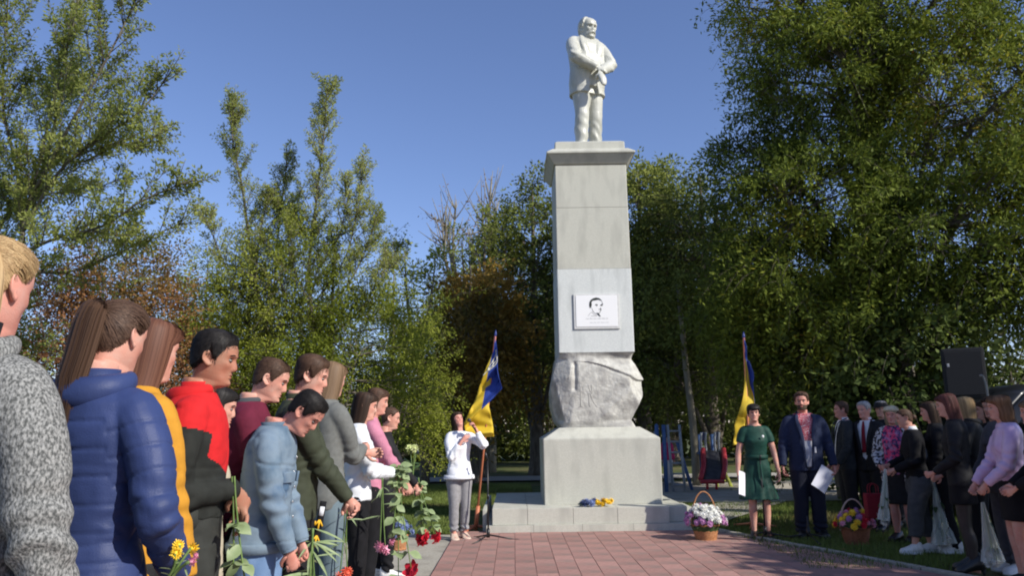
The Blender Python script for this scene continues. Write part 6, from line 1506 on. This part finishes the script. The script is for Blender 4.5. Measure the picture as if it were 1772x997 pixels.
# microphone in the speaking woman's hand
hp_ = hw(SPK, 1); root = empty('microphone', hp_, 0, 'black hand microphone held up by the woman speaking', 'microphone')
dv = unit(np.array([-.10, -.05, .16])); obj('handle', *tube([-dv * .10, dv * .06], [.011, .014], 10), blk_metal, root); obj('grille', *ball(dv * .09, .026, 12, 9), mat('mic_grille', (.05, .05, .05), rough=.5, metal=.5), root)
# loudspeaker on its stand
l0 = at(1673, 690, 11.6); root = empty('loudspeaker', (l0[0], l0[1], 0), -.47, 'large black loudspeaker on a stand above the people at the right', 'loudspeaker')
V, F = box((0, 0, 0), (.55, .40, .74), .03); V[:, 0] *= 1 - .0; cab = obj('cabinet', V, F, mat('speaker_black', (.016, .016, .017), (.022, .022, .023), scale=60, rough=.6, bump=.001, bscale=300), root, loc=(0, 0, 2.13), smooth=False)
obj('grille', *box((0, -.218, -.0), (.48, .02, .64), .008), mat('grille_black', (.010, .010, .011), (.03, .03, .032), scale=420, rough=.7), cab, smooth=False)
obj('badge', *box((-.20, -.232, .12), (.03, .006, .05), .002), mat('badge_grey', (.45, .45, .45), rough=.4), cab); obj('top_edge', *box((0, 0, .362), (.50, .36, .012), .004), mat('worn_edge', (.10, .10, .10), rough=.5), cab)
obj('stand_pole', *tube([(0, 0, .2), (0, 0, 1.78)], .022, 12), blk_metal, root)
for t in (.3, 2.4, 4.5): obj('stand_leg', *tube([(0, 0, .85), (.5 * math.cos(t), .5 * math.sin(t), .02)], .016, 8), blk_metal, root)
# bent grey rod beside the loudspeaker
g0 = at(1711, 700, 10.6); root = empty('bent_rod', (g0[0], g0[1], 0), 0, 'thin grey rod with bent top standing beside the loudspeaker', 'rod')
z0_ = g0[2]; obj('rod', *tube([(0, 0, 0), (0, 0, z0_), (-.005, 0, z0_ + .24), (-.03, 0, z0_ + .37), (-.075, 0, z0_ + .385)], [.014, .013, .013, .013, .015], 8, seg=30), mat('grey_rod', (.20, .20, .19), rough=.5), root)
obj('weighted_base', *tube([(0, 0, 0), (0, 0, .03), (0, 0, .05)], [.15, .14, .03], 20), blk_metal, root)

# black van
vx, vy = 6.55, 13.0; root = empty('van', (vx + 1.75, vy + .2, -.12), math.radians(12), 'black van parked behind the people at the right edge', 'van')
paint = mat('black_paint', (.008, .009, .013), rough=.3, spec=.4, coat=.2); glass = mat('dark_glass', (.01, .012, .015), rough=.12, spec=.4)
prof = [(-2.3, .35), (-2.33, .75), (-2.25, 1.05), (-1.55, 1.28), (-.95, 1.28 + .0), (2.25, 1.28), (2.32, .8), (2.3, .35)]
def van_shell(pr, w0, w1, z_lo):
    Rg = []
    for sx, wv in ((-1, .96), (-.97, 1.), (.97, 1.), (1, .96)):
        Rg.append([(x, sx * w0 * wv / 1., z) for x, z in pr])
    return Rg
def side_profile(pr, half, inset=.0):
    n_ = len(pr); V = [(x, -half, z) for x, z in pr] + [(x, half, z) for x, z in pr]; F = [tuple(range(n_)), tuple(range(n_, 2 * n_))[::-1]] + [(i, n_ + i, n_ + (i + 1) % n_, (i + 1) % n_) for i in range(n_)]
    bm = bmesh.new(); vs = [bm.verts.new(v) for v in V]; [bm.faces.new([vs[i] for i in f]) for f in F]; bmesh.ops.recalc_face_normals(bm, faces=bm.faces[:]); bmesh.ops.bevel(bm, geom=bm.edges[:], offset=.06, segments=3, affect='EDGES', clamp_overlap=True); bm.verts.index_update()
    r = (np.array([v.co[:] for v in bm.verts]), [tuple(v.index for v in f.verts) for f in bm.faces]); bm.free(); return r
obj('body', *side_profile([(-2.32, .32), (-2.34, .85), (-2.2, 1.12), (-1.5, 1.30), (-.6, 2.02), (-.2, 2.14), (1.9, 2.18), (2.25, 2.05), (2.34, 1.2), (2.34, .32)], .92), paint, root)
obj('windscreen', *side_profile([(-1.40, 1.36), (-.72, 1.93), (-.66, 1.90), (-1.33, 1.34)], .78), glass, root, loc=(-.045, 0, .035))
for sy in (-1, 1):
    obj('window', *side_profile([(-.95, 1.36), (-.45, 1.88), (.55, 1.90), (.55, 1.36)], .012), glass, root, loc=(0, sy * .915, 0)); obj('window', *side_profile([(.65, 1.36), (.65, 1.90), (1.95, 1.88), (2.05, 1.36)], .012), glass, root, loc=(0, sy * .915, 0))
    for x in (-1.45, 1.45):
        wq = obj('wheel', *tube([(x, sy * .74, .33), (x, sy * .93, .33)], .33, 24), mat('tyre', (.015, .015, .015), rough=.9), root, smooth=False); obj('rim', *tube([(x, sy * .92, .33), (x, sy * .945, .33)], [.2, .18], 18), mat('rim_metal', (.35, .35, .36), rough=.3, metal=1.), wq)
    obj('headlight', *ball((-2.28, sy * .68, .88), .13, 12, 8, (.4, 1.1, .7)), mat('lamp_glass', (.5, .5, .52), rough=.1, spec=.8), root)

# playground
blue_st = mat('blue_steel', (.06, .12, .28), (.09, .16, .32), scale=12, rough=.5); grey_st = mat('grey_steel', (.28, .31, .34), (.36, .39, .42), scale=12, rough=.5); red_st = mat('red_steel', (.45, .035, .05), (.52, .06, .07), scale=8, rough=.45); lime_st = mat('lime_steel', (.38, .42, .08), rough=.5); slide_b = mat('slide_bed', (.05, .05, .06), (.08, .08, .09), scale=8, rough=.4)
p0 = gnd(1166, 853); root = empty('ladder_frame', p0, .1, 'blue and grey climbing ladder frame beside the child in pink', 'climbing frame'); sg = p0[1] / FPX
hz_ = 110 * sg * 1.02
for x in (-.32, -.16): obj('post', *tube([(x, 0, 0), (x, 0, hz_)], .045, 10), blue_st, root)
for x in (.0, .27): obj('rail', *tube([(x, .03, 0), (x - .06, .03, hz_)], .03, 10), grey_st, root)
for k_ in range(6): obj('rung', *tube([(-.0 - .06 * (k_ + .7) / 6.3, .03, hz_ * (k_ + .7) / 6.3), (.27 - .06 * (k_ + .7) / 6.3, .03, hz_ * (k_ + .7) / 6.3)], .02, 8), grey_st, root)
obj('brace', *tube([(.22, .3, hz_ * .75), (.52, .3, .02)], .04, 8), blue_st, root); obj('back_post', *tube([(-.1, .9, 0), (-.1, .9, hz_ * .9)], .04, 8), grey_st, root)
obj('top_bar', *tube([(-.32, 0, hz_), (-.1, .9, hz_ * .9)], .03, 8), blue_st, root)
p0 = gnd(1238, 846); root = empty('playground_slide', p0, 0, 'red playground slide with grey handrails on a blue and lime frame', 'slide'); s = p0[1] / FPX
px_ = lambda x, y, dy=0.: np.array([(x - 1238) * s, dy, (846 - y) * s])
bed = [px_(1223, 832, -.5), px_(1234, 812, -.2), px_(1243, 795, .3), px_(1248, 786, .6)]
obj('slide_bed', *tube(bed, .20, 10, seg=10, flat=.12, up=(0, -.5, 1)), slide_b, root)
for o_, nm in ((-.24, 'side_rail'), (.26, 'side_rail')): obj(nm, *tube([q + [o_, 0, .05] for q in bed], .06, 8, seg=10, flat=.9), red_st, root)
obj('lip', *tube([bed[0] + [-.26, -.05, 0], bed[0] + [.28, -.05, 0]], .045, 8), red_st, root)
for x, y in ((1216, 846), (1231, 846)): obj('leg', *tube([px_(x, y, -.5), px_(x, 832, -.5)], .03, 8), red_st, root)
for x in (1229, 1237, 1253, 1260): obj('handrail', *tube([px_(x, 788, .6), px_(x - 1, 770, .6), px_(x + 1, 753, .6)], .03, 8, seg=8), grey_st, root)
for x in (1233, 1257): obj('hood_plate', *box(px_(x, 760, .62), (.14, .05, .20), .02), mat('navy_plate', (.05, .06, .13), rough=.5), root)
obj('platform', *box(px_(1247, 789, 1.0), (.62, .8, .06), .01), blue_st, root)
for x in (1236, 1259): obj('post', *tube([px_(x, 846, 1.2), px_(x, 757, 1.2)], .045, 10), blue_st, root)
for x0_, x1_ in ((1260, 1272), (1264, 1270), (1249, 1248)): obj('ladder_rail', *tube([px_(x0_, 792, .9), px_(x1_, 846, .3)], .032, 8), lime_st, root)
for k_ in range(4): obj('rung', *tube([px_(1249, 836 - 12 * k_, .45), px_(1268 - 2 * k_, 836 - 12 * k_, .45)], .02, 8), lime_st, root)
# leafy park tree outside the picture, over the right group: its shade lies on them
dense_tree('park_tree', 'leafy park tree beside the plaza casting shade over the right hand group', (10.5, 4.8, 0), 6.0, .2,
           [(-.62, -.84, 4.9, 1.1, 1.1, 1.0, .6), (.75, 1.2, 5.3, 1.5, 1.6, .8, .9), (.85, 1.35, 6.6, .8, .8, .7, .3), (-.06, 0, 4.1, 1.7, 1.7, 1.0, .6)], 230, 85, .15, tn(.6, .6, .5), G1, spl=(.25, .55), asp=.55, lob=.1)
bpy.data.scenes.remove(_tmp)
